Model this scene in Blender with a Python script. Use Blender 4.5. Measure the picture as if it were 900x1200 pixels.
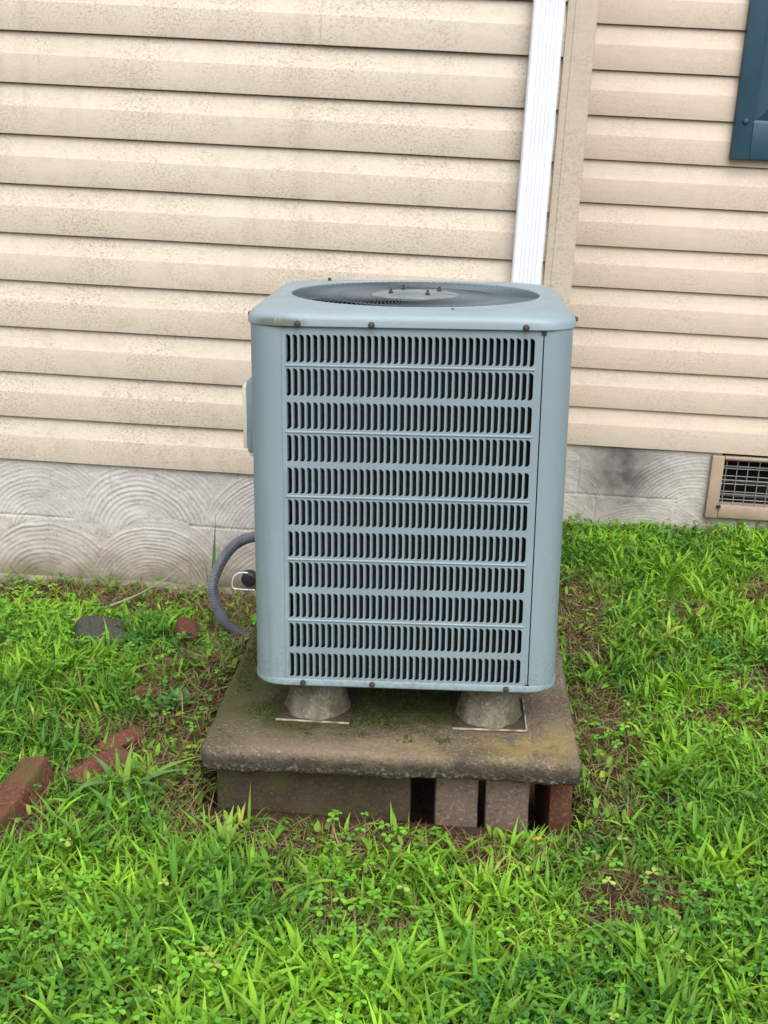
import bpy, bmesh, math, random
import numpy as np
from mathutils import Matrix, Vector, noise as mnoise

random.seed(7)
rng = np.random.default_rng(11)
for o in list(bpy.data.objects):
    bpy.data.objects.remove(o, do_unlink=True)
scene = bpy.context.scene
C = scene.collection
R = math.radians

# ------------------------------------------------------------------ camera
CAM_Z = 1.345
cam_d = bpy.data.cameras.new('camera')
cam = bpy.data.objects.new('camera', cam_d)
C.objects.link(cam)
cam_d.sensor_fit = 'VERTICAL'
cam_d.sensor_height = 24.0
cam_d.sensor_width = 18.0
cam_d.lens = 24.0 * 1420 / 1200
cam_d.clip_start = 0.05
cam_d.clip_end = 600
ax_r = Vector((0.99724207, 0.05578178, 0.04895552))
ax_u = Vector((-0.06368327, 0.3043924, 0.95041555))
ax_f = Vector((-0.03811418, 0.95091202, -0.30710527))
M = Matrix.Identity(4)
for i in range(3):
    M[i][0], M[i][1], M[i][2] = ax_r[i], ax_u[i], -ax_f[i]
M[2][3] = CAM_Z
cam.matrix_world = M
scene.camera = cam

# ------------------------------------------------------------------ sky, sun, exposure
SUN_EL, SUN_AZ = 56.0, 168.0       # azimuth measured from +Y clockwise (behind the camera, a little to its right)
world = bpy.data.worlds.new('World')
scene.world = world
world.use_nodes = True
wn = world.node_tree
wn.nodes.clear()
sky = wn.nodes.new('ShaderNodeTexSky')
sky.sky_type = 'NISHITA'
sky.sun_disc = False
sky.sun_elevation = R(SUN_EL)
sky.sun_rotation = R(SUN_AZ)
sky.air_density = 1.0
sky.dust_density = 6.0
sky.ozone_density = 1.0
hs = wn.nodes.new('ShaderNodeHueSaturation')
hs.inputs['Saturation'].default_value = 0.45
bg = wn.nodes.new('ShaderNodeBackground')
bg.inputs['Strength'].default_value = 0.15
wo = wn.nodes.new('ShaderNodeOutputWorld')
wn.links.new(sky.outputs[0], hs.inputs['Color'])
wn.links.new(hs.outputs[0], bg.inputs['Color'])
wn.links.new(bg.outputs[0], wo.inputs['Surface'])

sun_d = bpy.data.lights.new('sun', 'SUN')
sun_d.energy = 1.4
sun_d.angle = R(80)
sun_d.color = (1.0, 0.96, 0.9)
sun = bpy.data.objects.new('sun', sun_d)
C.objects.link(sun)
az, el = R(SUN_AZ), R(SUN_EL)
to_sun = Vector((math.sin(az) * math.cos(el), math.cos(az) * math.cos(el), math.sin(el)))
sun.rotation_euler = to_sun.to_track_quat('Z', 'Y').to_euler()
sun.location = to_sun * 20

vs = scene.view_settings
vs.view_transform = 'Standard'
vs.look = 'None'
vs.exposure = 0.74
vs.gamma = 1.0
vs.use_curve_mapping = False
scene.cycles.max_bounces = 5
scene.cycles.diffuse_bounces = 2
scene.cycles.adaptive_threshold = 0.02
scene.cycles.glossy_bounces = 2
scene.cycles.transmission_bounces = 3

# ------------------------------------------------------------------ helpers
def tag(o, label=None, cat=None, group=None, kind=None):
    if label: o['label'] = label
    if cat: o['category'] = cat
    if group: o['group'] = group
    if kind: o['kind'] = kind
    return o

def empty(name, loc=(0, 0, 0), rot=(0, 0, 0)):
    o = bpy.data.objects.new(name, None)
    o.empty_display_size = 0.05
    C.objects.link(o)
    o.location = loc
    o.rotation_euler = rot
    return o

def link(name, me, m=None, parent=None, loc=None, rot=None):
    o = bpy.data.objects.new(name, me)
    C.objects.link(o)
    if m and not me.materials:
        me.materials.append(m)
    if parent:
        o.parent = parent
    if loc is not None: o.location = loc
    if rot is not None: o.rotation_euler = rot
    return o

def mesh(name, v, f, smooth=False):
    me = bpy.data.meshes.new(name)
    me.from_pydata([tuple(map(float, p)) for p in v], [], f)
    me.validate()
    me.update()
    if smooth:
        me.polygons.foreach_set('use_smooth', [True] * len(me.polygons))
    return me

def fix_normals(me):
    bm = bmesh.new(); bm.from_mesh(me)
    bmesh.ops.recalc_face_normals(bm, faces=bm.faces)
    bm.to_mesh(me); bm.free()
    return me

def obj(name, v, f, m, parent=None, smooth=False, loc=None, rot=None):
    me = mesh(name, v, f, smooth)
    fix_normals(me)
    if smooth:
        try: me.set_sharp_from_angle(angle=R(35))
        except Exception: pass
    return link(name, me, m, parent, loc, rot)

def big_mesh(name, v, tri, m, col=None, smooth=True):
    """numpy vertices and triangles straight into a mesh"""
    me = bpy.data.meshes.new(name)
    n, t = len(v), len(tri)
    me.vertices.add(n)
    me.vertices.foreach_set('co', np.ascontiguousarray(v, dtype=np.float32).ravel())
    me.loops.add(t * 3)
    me.loops.foreach_set('vertex_index', np.ascontiguousarray(tri, dtype=np.int32).ravel())
    me.polygons.add(t)
    me.polygons.foreach_set('loop_start', np.arange(0, t * 3, 3, dtype=np.int32))
    me.polygons.foreach_set('use_smooth', np.full(t, smooth, dtype=bool))
    if col is not None:
        a = me.color_attributes.new('Col', 'FLOAT_COLOR', 'POINT')
        a.data.foreach_set('color', np.ascontiguousarray(col, dtype=np.float32).ravel())
    me.update(calc_edges=True)
    me.validate()
    return link(name, me, m)

def grid_mesh(name, X, Y, Z, m, parent=None, flip=False, loc=None):
    """X, Y, Z are (ny, nx) arrays"""
    ny, nx = X.shape
    v = np.stack([X, Y, Z], -1).reshape(-1, 3)
    idx = np.arange(ny * nx).reshape(ny, nx)
    a, b, c, d = idx[:-1, :-1].ravel(), idx[:-1, 1:].ravel(), idx[1:, 1:].ravel(), idx[1:, :-1].ravel()
    t = np.concatenate([np.stack([a, b, c], -1), np.stack([a, c, d], -1)])
    if flip: t = t[:, ::-1]
    o = big_mesh(name, v, t, m)
    if parent: o.parent = parent
    if loc is not None: o.location = loc
    return o

def box_bm(bm, x0, x1, y0, y1, z0, z1):
    vs_ = [bm.verts.new(p) for p in ((x0, y0, z0), (x1, y0, z0), (x1, y1, z0), (x0, y1, z0), (x0, y0, z1), (x1, y0, z1), (x1, y1, z1), (x0, y1, z1))]
    for q in ((0, 3, 2, 1), (4, 5, 6, 7), (0, 1, 5, 4), (1, 2, 6, 5), (2, 3, 7, 6), (3, 0, 4, 7)):
        bm.faces.new([vs_[i] for i in q])

def bm_obj(name, bm, m, parent=None, smooth=False, loc=None, rot=None):
    bmesh.ops.recalc_face_normals(bm, faces=bm.faces)
    me = bpy.data.meshes.new(name)
    bm.to_mesh(me); bm.free()
    if smooth:
        me.polygons.foreach_set('use_smooth', [True] * len(me.polygons))
        me.set_sharp_from_angle(angle=R(40))
    return link(name, me, m, parent, loc, rot)

def box(name, x0, x1, y0, y1, z0, z1, m, parent=None, bevel=0.0, seg=2, loc=None, rot=None):
    bm = bmesh.new()
    box_bm(bm, x0, x1, y0, y1, z0, z1)
    if bevel:
        bmesh.ops.bevel(bm, geom=list(bm.edges), offset=bevel, segments=seg, profile=0.5, affect='EDGES')
    return bm_obj(name, bm, m, parent, smooth=bool(bevel), loc=loc, rot=rot)

def lathe(name, prof, m, parent=None, n=24, loc=None, rot=None, cap=True, ecc=None):
    """prof: list of (r, z)"""
    v, f = [], []
    for r, z in prof:
        for k in range(n):
            a = 2 * math.pi * k / n
            v.append((r * math.cos(a), r * math.sin(a), z))
    for i in range(len(prof) - 1):
        for k in range(n):
            f.append((i * n + k, i * n + (k + 1) % n, (i + 1) * n + (k + 1) % n, (i + 1) * n + k))
    if cap:
        f.append(tuple(range(n))[::-1])
        f.append(tuple((len(prof) - 1) * n + k for k in range(n)))
    return obj(name, v, f, m, parent, True, loc, rot)

def tube(name, pts, rad, m, parent=None, n=10, closed_ends=True):
    """pts list of Vector, rad a number or a list"""
    pts = [Vector(p) for p in pts]
    v, f = [], []
    up = Vector((0.13, 0.31, 0.94)).normalized()
    for i, p in enumerate(pts):
        d = (pts[min(i + 1, len(pts) - 1)] - pts[max(i - 1, 0)]).normalized()
        s = d.cross(up).normalized()
        u = s.cross(d).normalized()
        up = u
        r = rad[i] if hasattr(rad, '__len__') else rad
        for k in range(n):
            a = 2 * math.pi * k / n
            v.append(p + s * (r * math.cos(a)) + u * (r * math.sin(a)))
    for i in range(len(pts) - 1):
        for k in range(n):
            f.append((i * n + k, i * n + (k + 1) % n, (i + 1) * n + (k + 1) % n, (i + 1) * n + k))
    if closed_ends:
        f.append(tuple(range(n)))
        f.append(tuple((len(pts) - 1) * n + k for k in range(n)))
    return obj(name, v, f, m, parent, True)

def spline(ctrl, n):
    """Catmull-Rom through ctrl"""
    c = [Vector(p) for p in ctrl]
    c = [c[0] * 2 - c[1]] + c + [c[-1] * 2 - c[-2]]
    out = []
    segs = len(c) - 3
    for i in range(n + 1):
        t = i / n * segs
        k = min(int(t), segs - 1); t -= k
        p0, p1, p2, p3 = c[k:k + 4]
        out.append(0.5 * ((2 * p1) + (p2 - p0) * t + (2 * p0 - 5 * p1 + 4 * p2 - p3) * t * t + (3 * p1 - p0 - 3 * p2 + p3) * t ** 3))
    return out

_lat = rng.random((256, 256))
def vnoise(x, y, s=1.0, seed=0):
    """value noise 0..1, numpy arrays"""
    x = np.asarray(x, float) * s + seed * 17.3 + 500
    y = np.asarray(y, float) * s + seed * 9.1 + 500
    xi, yi = np.floor(x).astype(int), np.floor(y).astype(int)
    fx, fy = x - xi, y - yi
    fx = fx * fx * (3 - 2 * fx); fy = fy * fy * (3 - 2 * fy)
    g = lambda a, b: _lat[a & 255, b & 255]
    return (g(xi, yi) * (1 - fx) + g(xi + 1, yi) * fx) * (1 - fy) + (g(xi, yi + 1) * (1 - fx) + g(xi + 1, yi + 1) * fx) * fy

def sstep(a, b, x):
    t = np.clip((np.asarray(x, float) - a) / (b - a), 0, 1)
    return t * t * (3 - 2 * t)

# ------------------------------------------------------------------ material helpers
class Mat:
    def __init__(self, name, rough=0.6, spec=0.4, metal=0.0):
        self.m = bpy.data.materials.new(name)
        self.m.use_nodes = True
        self.nt = self.m.node_tree
        self.b = self.nt.nodes['Principled BSDF']
        self.b.inputs['Roughness'].default_value = rough
        self.b.inputs['Specular IOR Level'].default_value = spec
        self.b.inputs['Metallic'].default_value = metal
        self.co = None
    def set(self, n, k, v):
        i = n.inputs[k]
        if hasattr(v, 'links') or hasattr(v, 'is_linked'):
            self.nt.links.new(v, i)
        else:
            if i.type == 'RGBA' and len(v) == 3: v = (*v, 1)
            i.default_value = v
    def coord(self):
        if self.co is None:
            self.co = self.nt.nodes.new('ShaderNodeTexCoord').outputs['Object']
        return self.co
    def scaled(self, sc):
        n = self.nt.nodes.new('ShaderNodeMapping')
        self.set(n, 'Vector', self.coord())
        n.inputs['Scale'].default_value = sc
        return n.outputs[0]
    def noise(self, s, detail=4, rough=0.55, vec=None, dist=0.0):
        n = self.nt.nodes.new('ShaderNodeTexNoise')
        self.set(n, 'Vector', vec or self.coord())
        n.inputs['Scale'].default_value = s
        n.inputs['Detail'].default_value = detail
        n.inputs['Roughness'].default_value = rough
        n.inputs['Distortion'].default_value = dist
        return n.outputs['Fac']
    def voronoi(self, s, vec=None, feature='F1'):
        n = self.nt.nodes.new('ShaderNodeTexVoronoi')
        n.feature = feature
        self.set(n, 'Vector', vec or self.coord())
        n.inputs['Scale'].default_value = s
        return n.outputs['Distance']
    def ramp(self, fac, a, b, lo=0.0, hi=1.0):
        n = self.nt.nodes.new('ShaderNodeMapRange')
        n.interpolation_type = 'SMOOTHSTEP'
        self.set(n, 'Value', fac)
        self.set(n, 'From Min', a); self.set(n, 'From Max', b)
        self.set(n, 'To Min', lo); self.set(n, 'To Max', hi)
        return n.outputs[0]
    def math(self, op, a, b=0.0):
        n = self.nt.nodes.new('ShaderNodeMath')
        n.operation = op
        self.set(n, 0, a); self.set(n, 1, b)
        return n.outputs[0]
    def mix(self, fac, a, b, mode='MIX'):
        n = self.nt.nodes.new('ShaderNodeMix')
        n.data_type = 'RGBA'
        n.blend_type = mode
        self.set(n, 0, fac)
        self.set(n, 6, a); self.set(n, 7, b)
        return n.outputs[2]
    def sep(self):
        n = self.nt.nodes.new('ShaderNodeSeparateXYZ')
        self.set(n, 0, self.coord())
        return n.outputs
    def blob(self, c, r):
        """soft ellipsoid mask 1 in the middle to 0 at radius 1, in object coordinates"""
        n = self.nt.nodes.new('ShaderNodeMapping')
        n.vector_type = 'POINT'
        self.set(n, 'Vector', self.coord())
        n.inputs['Scale'].default_value = [1 / q for q in r]
        n.inputs['Location'].default_value = [-p / q for p, q in zip(c, r)]
        l = self.nt.nodes.new('ShaderNodeVectorMath')
        l.operation = 'LENGTH'
        self.set(l, 0, n.outputs[0])
        return self.ramp(l.outputs['Value'], 0.0, 1.0, 1.0, 0.0)
    def bump(self, h, strength=0.3, dist=0.002):
        n = self.nt.nodes.new('ShaderNodeBump')
        n.inputs['Strength'].default_value = strength
        n.inputs['Distance'].default_value = dist
        self.set(n, 'Height', h)
        if self.b.inputs['Normal'].is_linked:
            self.nt.links.new(self.b.inputs['Normal'].links[0].from_socket, n.inputs['Normal'])
        self.nt.links.new(n.outputs[0], self.b.inputs['Normal'])
    def color(self, c): self.set(self.b, 'Base Color', c); return self
    def rough(self, c): self.set(self.b, 'Roughness', c); return self

def make_siding(name, base, dirt):
    k = Mat(name, 0.5, 0.35)
    big = k.noise(1.7, 3)
    mid = k.noise(9, 4)
    spk = k.noise(190, 4, 0.75, k.scaled((0.7, 1, 1)))
    grain = k.noise(60, 5, 0.65, k.scaled((0.12, 1, 2.2)))
    c = k.mix(k.ramp(big, 0.3, 0.7), base, [q * f for q, f in zip(base, (0.94, 0.945, 0.93))])
    c = k.mix(k.math('MULTIPLY', k.ramp(grain, 0.45, 0.75), 0.22), c, [q * f for q, f in zip(base, (0.72, 0.72, 0.70))])
    patch = k.math('MULTIPLY', k.ramp(k.noise(4.5, 5, 0.65), 0.34, 0.66, 0.12, 1.0), k.ramp(spk, 0.47, 0.62))
    c = k.mix(k.math('MULTIPLY', patch, dirt * 0.85), c, (0.20, 0.17, 0.125))
    film = k.math('MULTIPLY', k.ramp(k.noise(28, 5, 0.7), 0.45, 0.75), dirt * 0.45)
    c = k.mix(film, c, (0.30, 0.27, 0.19))
    dot = k.ramp(k.voronoi(34), 0.02, 0.05, 1.0, 0.0)
    c = k.mix(k.math('MULTIPLY', k.math('MULTIPLY', dot, k.ramp(k.noise(5, 2), 0.5, 0.6)), 0.6), c, (0.12, 0.10, 0.07))
    run = k.math('MULTIPLY', k.ramp(k.noise(14, 4, 0.6, k.scaled((1, 1, 0.08))), 0.55, 0.78), dirt * 0.35)
    c = k.mix(run, c, (0.27, 0.24, 0.17))
    k.color(c)
    k.bump(grain, 0.25, 0.0012)
    k.bump(k.noise(6, 2), 0.25, 0.004)
    return k.m

SID = (0.66, 0.54, 0.405)
M_SIDE = make_siding('vinyl_siding_worn', (0.500, 0.441, 0.370), 0.78)
M_SIDE_R = make_siding('vinyl_siding', (0.490, 0.422, 0.352), 0.42)
M_POST = make_siding('vinyl_corner_trim', (0.43, 0.375, 0.315), 0.55)

def make_foundation():
    k = Mat('stucco_foundation', 0.9, 0.2)
    s = k.sep()
    c = k.mix(k.ramp(k.noise(3.0, 4), 0.3, 0.7), (0.37, 0.362, 0.352), (0.45, 0.442, 0.432))
    c = k.mix(k.math('MULTIPLY', k.ramp(k.noise(70, 4, 0.7), 0.5, 0.75), 0.5), c, (0.24, 0.22, 0.19))
    # brown splash dirt and green algae creeping up from the soil with a ragged edge
    edge = k.math('ADD', s[2], k.math('MULTIPLY', k.noise(7, 5, 0.65), 0.22))
    c = k.mix(k.math('MULTIPLY', k.ramp(edge, 0.13, 0.36, 1, 0), 0.55), c, (0.25, 0.19, 0.13))
    c = k.mix(k.math('MULTIPLY', k.ramp(edge, 0.10, 0.215, 1, 0), 0.8), c, (0.10, 0.105, 0.045))
    soot = k.math('MULTIPLY', k.blob((0.62, 0.57, 0.30), (0.22, 0.2, 0.26)), k.ramp(k.noise(14, 4), 0.2, 0.7, 0.75, 1.4))
    c = k.mix(k.math('MULTIPLY', soot, 0.72), c, (0.06, 0.058, 0.056))
    alg = k.math('MULTIPLY', k.blob((0.95, 0.57, 0.15), (0.25, 0.2, 0.13)), k.ramp(k.noise(18, 4), 0.35, 0.65))
    c = k.mix(k.math('MULTIPLY', alg, 0.5), c, (0.16, 0.17, 0.075))
    pit = k.ramp(k.noise(260, 2, 0.6), 0.60, 0.70)
    c = k.mix(k.math('MULTIPLY', pit, 0.5), c, (0.14, 0.13, 0.115))
    k.color(c)
    k.bump(k.noise(160, 3, 0.6), 0.6, 0.002)
    return k.m
M_FOUND = make_foundation()

def simple(name, c1, c2, scale, rough=0.6, spec=0.35, bump=0.2, bs=None, bd=0.002, metal=0.0):
    k = Mat(name, rough, spec, metal)
    k.color(k.mix(k.ramp(k.noise(scale, 5, 0.6), 0.3, 0.7), c1, c2))
    if bump: k.bump(k.noise(bs or scale * 4, 4, 0.6), bump, bd)
    return k.m

M_WHITE = simple('white_painted_aluminium', (0.62, 0.66, 0.705), (0.57, 0.61, 0.655), 9, 0.38, 0.5, 0.1, 40, 0.001)
M_SHUT = simple('teal_shutter_plastic', (0.012, 0.045, 0.075), (0.018, 0.058, 0.090), 7, 0.5, 0.4, 0.15, 120, 0.001)
M_VENT = simple('beige_vent_plastic', (0.33, 0.255, 0.195), (0.26, 0.20, 0.15), 12, 0.6, 0.3, 0.1)
M_WIRE = simple('galvanised_wire', (0.27, 0.27, 0.265), (0.17, 0.165, 0.155), 30, 0.5, 0.5, 0, metal=0.3)
M_BLADE = simple('grey_vent_blade', (0.20, 0.205, 0.21), (0.13, 0.13, 0.135), 20, 0.5, 0.5, 0)
M_BLACK = simple('black_plastic', (0.012, 0.012, 0.012), (0.02, 0.02, 0.02), 20, 0.5, 0.4, 0)
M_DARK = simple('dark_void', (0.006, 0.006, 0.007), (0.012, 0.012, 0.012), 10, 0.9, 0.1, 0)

def make_paint(name, stain=1.0):
    k = Mat(name, 0.42, 0.45)
    s = k.sep()
    base = k.mix(k.ramp(k.noise(2.6, 3), 0.3, 0.7), (0.168, 0.226, 0.262), (0.185, 0.246, 0.280))
    c = k.mix(k.math('MULTIPLY', k.ramp(k.noise(16, 6, 0.7, k.scaled((1, 1, 0.35))), 0.5, 0.78), 0.35 * stain), base, (0.135, 0.18, 0.185))
    # greenish algae film, mostly on the left of the cabinet
    film = k.math('MULTIPLY', k.blob((-0.29, -0.25, 0.16), (0.12, 0.2, 0.5)), k.ramp(k.noise(11, 5, 0.65), 0.35, 0.7))
    c = k.mix(k.math('MULTIPLY', film, 0.5 * stain), c, (0.165, 0.215, 0.19))
    runs = k.math('MULTIPLY', k.ramp(k.noise(26, 5, 0.65, k.scaled((1, 1, 0.06))), 0.50, 0.74), k.ramp(k.noise(3, 3), 0.35, 0.7, 0.1, 0.42))
    c = k.mix(runs, c, (0.115, 0.145, 0.14))
    chalk = k.math('MULTIPLY', k.ramp(k.noise(7, 6, 0.7), 0.52, 0.75), 0.35)
    c = k.mix(chalk, c, (0.235, 0.305, 0.335))
    spk = k.ramp(k.voronoi(55), 0.015, 0.05, 1, 0)
    c = k.mix(k.math('MULTIPLY', k.math('MULTIPLY', spk, k.ramp(k.noise(4, 2), 0.5, 0.62)), 0.5), c, (0.06, 0.075, 0.07))
    low = k.math('ADD', s[2], k.math('MULTIPLY', k.noise(9, 5, 0.7), 0.20))
    spl = k.math('MULTIPLY', k.ramp(low, 0.09, 0.24, 1, 0), k.ramp(k.noise(120, 3, 0.7), 0.45, 0.66))
    c = k.mix(k.math('MULTIPLY', spl, 0.55), c, (0.115, 0.12, 0.085))
    wear = k.math('MULTIPLY', k.blob((-0.235, -0.295, 0.704), (0.075, 0.06, 0.016)), k.ramp(k.noise(30, 4, 0.7), 0.3, 0.5))
    c = k.mix(k.math('MULTIPLY', wear, 1.6), c, (0.085, 0.105, 0.085))
    k.color(c)
    k.rough(k.ramp(k.noise(8, 4), 0.2, 0.8, 0.36, 0.55))
    k.bump(k.noise(3.5, 2), 0.2, 0.012)
    k.bump(k.noise(13, 2), 0.10, 0.004)
    return k.m
M_PAINT = make_paint('blue_grey_painted_steel')
M_RUST = simple('dark_rusty_screw', (0.05, 0.035, 0.028), (0.022, 0.016, 0.014), 60, 0.65, 0.4, 0)
M_STUD = simple('rust_red_stud', (0.09, 0.032, 0.028), (0.04, 0.02, 0.018), 60, 0.6, 0.4, 0)
M_HUB = simple('pale_grey_hub_paint', (0.155, 0.195, 0.215), (0.085, 0.108, 0.118), 22, 0.5, 0.4, 0.1)
M_GUARD = simple('shaded_guard_wire', (0.105, 0.135, 0.152), (0.05, 0.064, 0.072), 9, 0.55, 0.4, 0)  # same paint as the cabinet, darkened in colour to suggest shade among wires
M_VANE = simple('shaded_louver_vane', (0.125, 0.168, 0.192), (0.085, 0.115, 0.132), 18, 0.5, 0.4, 0)  # cabinet paint in a darker tone, shade inside the slots put into colour
M_CREAM = simple('cream_plastic', (0.62, 0.60, 0.52), (0.52, 0.50, 0.42), 25, 0.6, 0.3, 0)
M_ALU = simple('fan_blade_metal', (0.05, 0.055, 0.06), (0.035, 0.038, 0.04), 15, 0.5, 0.5, 0)

def make_coil():
    k = Mat('condenser_coil', 0.6, 0.4)
    w = k.nt.nodes.new('ShaderNodeTexWave')
    w.wave_type = 'BANDS'; w.bands_direction = 'Z'
    w.inputs['Scale'].default_value = 60
    k.set(w, 'Vector', k.coord())
    c = k.mix(k.ramp(w.outputs['Fac'], 0.6, 0.95), (0.004, 0.005, 0.008), (0.014, 0.016, 0.020))
    k.color(k.mix(k.ramp(k.noise(5, 3), 0.4, 0.7), c, (0.006, 0.006, 0.007)))
    return k.m
M_COIL = make_coil()

def make_pad():
    k = Mat('weathered_concrete_pad', 0.92, 0.15)
    s = k.sep()
    c = k.mix(k.ramp(k.noise(5, 4), 0.3, 0.7), (0.076, 0.063, 0.046), (0.14, 0.116, 0.085))
    c = k.mix(k.math('MULTIPLY', k.ramp(k.noise(150, 3, 0.7), 0.5, 0.7), 0.6), c, (0.30, 0.255, 0.205))
    c = k.mix(k.math('MULTIPLY', k.ramp(k.noise(120, 3, 0.7, k.scaled((1.1, 1.3, 0.9))), 0.52, 0.68), 0.65), c, (0.05, 0.038, 0.03))
    ochre = k.math('MULTIPLY', k.blob((0.27, -0.30, 0.0), (0.17, 0.14, 0.09)), k.ramp(k.noise(16, 4), 0.32, 0.6))
    c = k.mix(k.math('MULTIPLY', ochre, 0.65), c, (0.30, 0.22, 0.065))
    ochre2 = k.math('MULTIPLY', k.blob((0.02, -0.34, 0.0), (0.28, 0.09, 0.09)), k.ramp(k.noise(13, 4), 0.35, 0.65))
    c = k.mix(k.math('MULTIPLY', ochre2, 0.6), c, (0.24, 0.185, 0.08))
    pink = k.math('MULTIPLY', k.blob((-0.1, -0.36, 0.0), (0.26, 0.06, 0.05)), 0.55)
    c = k.mix(pink, c, (0.215, 0.165, 0.125))
    # black algae crust on the lower edge of the slab, ragged
    crust = k.math('ADD', s[2], k.math('MULTIPLY', k.noise(26, 5, 0.7), 0.05))
    c = k.mix(k.math('MULTIPLY', k.ramp(crust, -0.006, 0.018, 1, 0), 0.9), c, (0.038, 0.034, 0.027))
    c = k.mix(k.math('MULTIPLY', k.math('MULTIPLY', k.ramp(crust, -0.03, 0.006, 1, 0), k.ramp(k.noise(130, 2), 0.5, 0.66)), 0.8), c, (0.24, 0.22, 0.18))
    # moss: front left and along the left side; between the feet its darkness also paints shade
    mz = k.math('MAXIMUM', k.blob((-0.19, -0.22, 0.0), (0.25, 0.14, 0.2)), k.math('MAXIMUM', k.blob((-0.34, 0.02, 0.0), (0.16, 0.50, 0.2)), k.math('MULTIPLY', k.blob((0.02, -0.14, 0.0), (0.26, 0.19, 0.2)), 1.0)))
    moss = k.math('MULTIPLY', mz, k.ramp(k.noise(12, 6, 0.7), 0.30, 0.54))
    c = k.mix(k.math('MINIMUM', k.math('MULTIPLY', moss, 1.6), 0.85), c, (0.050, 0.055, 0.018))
    k.color(c)
    k.bump(k.noise(130, 4, 0.65), 1.0, 0.006)
    return k.m
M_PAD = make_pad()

def make_block(name, a, b, grit, mossy=0.0):
    k = Mat(name, 0.93, 0.15)
    c = k.mix(k.ramp(k.noise(9, 4), 0.3, 0.7), a, b)
    c = k.mix(k.math('MULTIPLY', k.ramp(k.noise(140, 3, 0.7), 0.52, 0.7), 0.5), c, grit)
    c = k.mix(k.math('MULTIPLY', k.ramp(k.noise(100, 3, 0.7, k.scaled((1, 1.2, 0.8))), 0.55, 0.7), 0.5), c, [q * 0.3 for q in a])
    if mossy: c = k.mix(k.math('MULTIPLY', k.ramp(k.noise(14, 5, 0.65), 0.5, 0.65), mossy), c, (0.06, 0.065, 0.02))
    k.color(c)
    k.bump(k.noise(110, 4, 0.65), 0.8, 0.004)
    return k.m
M_BLOCK = make_block('old_concrete_block', (0.045, 0.036, 0.024), (0.072, 0.055, 0.037), (0.13, 0.105, 0.075), 0.7)
M_BRICKBR = make_block('brown_brick', (0.115, 0.087, 0.069), (0.155, 0.117, 0.094), (0.29, 0.235, 0.195))
M_BRICKRED = make_block('red_brick', (0.085, 0.034, 0.023), (0.125, 0.048, 0.033), (0.25, 0.15, 0.11), 0.65)
M_STONE = make_block('dark_green_grey_stone', (0.040, 0.045, 0.036), (0.06, 0.065, 0.05), (0.12, 0.12, 0.10), 0.35)
M_RISER = make_block('grey_riser_cement', (0.075, 0.072, 0.045), (0.215, 0.20, 0.16), (0.40, 0.38, 0.32), 0.7)
M_PLATE = simple('dirty_white_plate', (0.46, 0.43, 0.36), (0.07, 0.062, 0.042), 28, 0.7, 0.3, 0.2)
M_CONDUIT = simple('grey_flexible_conduit', (0.13, 0.145, 0.17), (0.095, 0.105, 0.125), 30, 0.45, 0.4, 0)

def make_soil():
    k = Mat('soil', 0.97, 0.1)
    c = k.mix(k.ramp(k.noise(3.5, 5, 0.6), 0.35, 0.65), (0.042, 0.026, 0.016), (0.078, 0.047, 0.028))
    c = k.mix(k.math('MULTIPLY', k.ramp(k.noise(60, 5, 0.7), 0.5, 0.72), 0.7), c, (0.115, 0.076, 0.046))
    c = k.mix(k.math('MULTIPLY', k.ramp(k.noise(33, 5, 0.7), 0.52, 0.7), 0.7), c, (0.022, 0.016, 0.011))
    red = k.math('MULTIPLY', k.blob((0.735, 3.22, 0.05), (0.14, 0.12, 0.2)), 0.8)
    c = k.mix(red, c, (0.13, 0.048, 0.028))
    far = k.noise(0.6, 6, 0.7)
    k.color(c)
    k.bump(k.noise(45, 6, 0.7), 1.0, 0.012)
    return k.m
M_SOIL = make_soil()

def make_leaf(name, rough=0.45, trans=0.45):
    m = bpy.data.materials.new(name)
    m.use_nodes = True
    nt = m.node_tree
    b = nt.nodes['Principled BSDF']
    out = nt.nodes['Material Output']
    a = nt.nodes.new('ShaderNodeAttribute')
    a.attribute_name = 'Col'
    b.inputs['Roughness'].default_value = rough
    b.inputs['Specular IOR Level'].default_value = 0.18
    nt.links.new(a.outputs['Color'], b.inputs['Base Color'])
    t = nt.nodes.new('ShaderNodeBsdfTranslucent')
    g = nt.nodes.new('ShaderNodeMix'); g.data_type = 'RGBA'; g.blend_type = 'MULTIPLY'
    g.inputs[0].default_value = 1.0
    nt.links.new(a.outputs['Color'], g.inputs[6])
    g.inputs[7].default_value = (1.05, 1.1, 0.5, 1)
    nt.links.new(g.outputs[2], t.inputs['Color'])
    mx = nt.nodes.new('ShaderNodeMixShader')
    mx.inputs[0].default_value = trans
    nt.links.new(b.outputs[0], mx.inputs[1])
    nt.links.new(t.outputs[0], mx.inputs[2])
    nt.links.new(mx.outputs[0], out.inputs['Surface'])
    return m
M_GRASS = make_leaf('grass_blade', 0.5, 0.28)
M_CLOVER = make_leaf('clover_leaf', 0.5, 0.25)
M_STRAW = make_leaf('dead_straw', 0.8, 0.15)
M_MOSS = make_leaf('moss', 0.8, 0.2)

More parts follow.
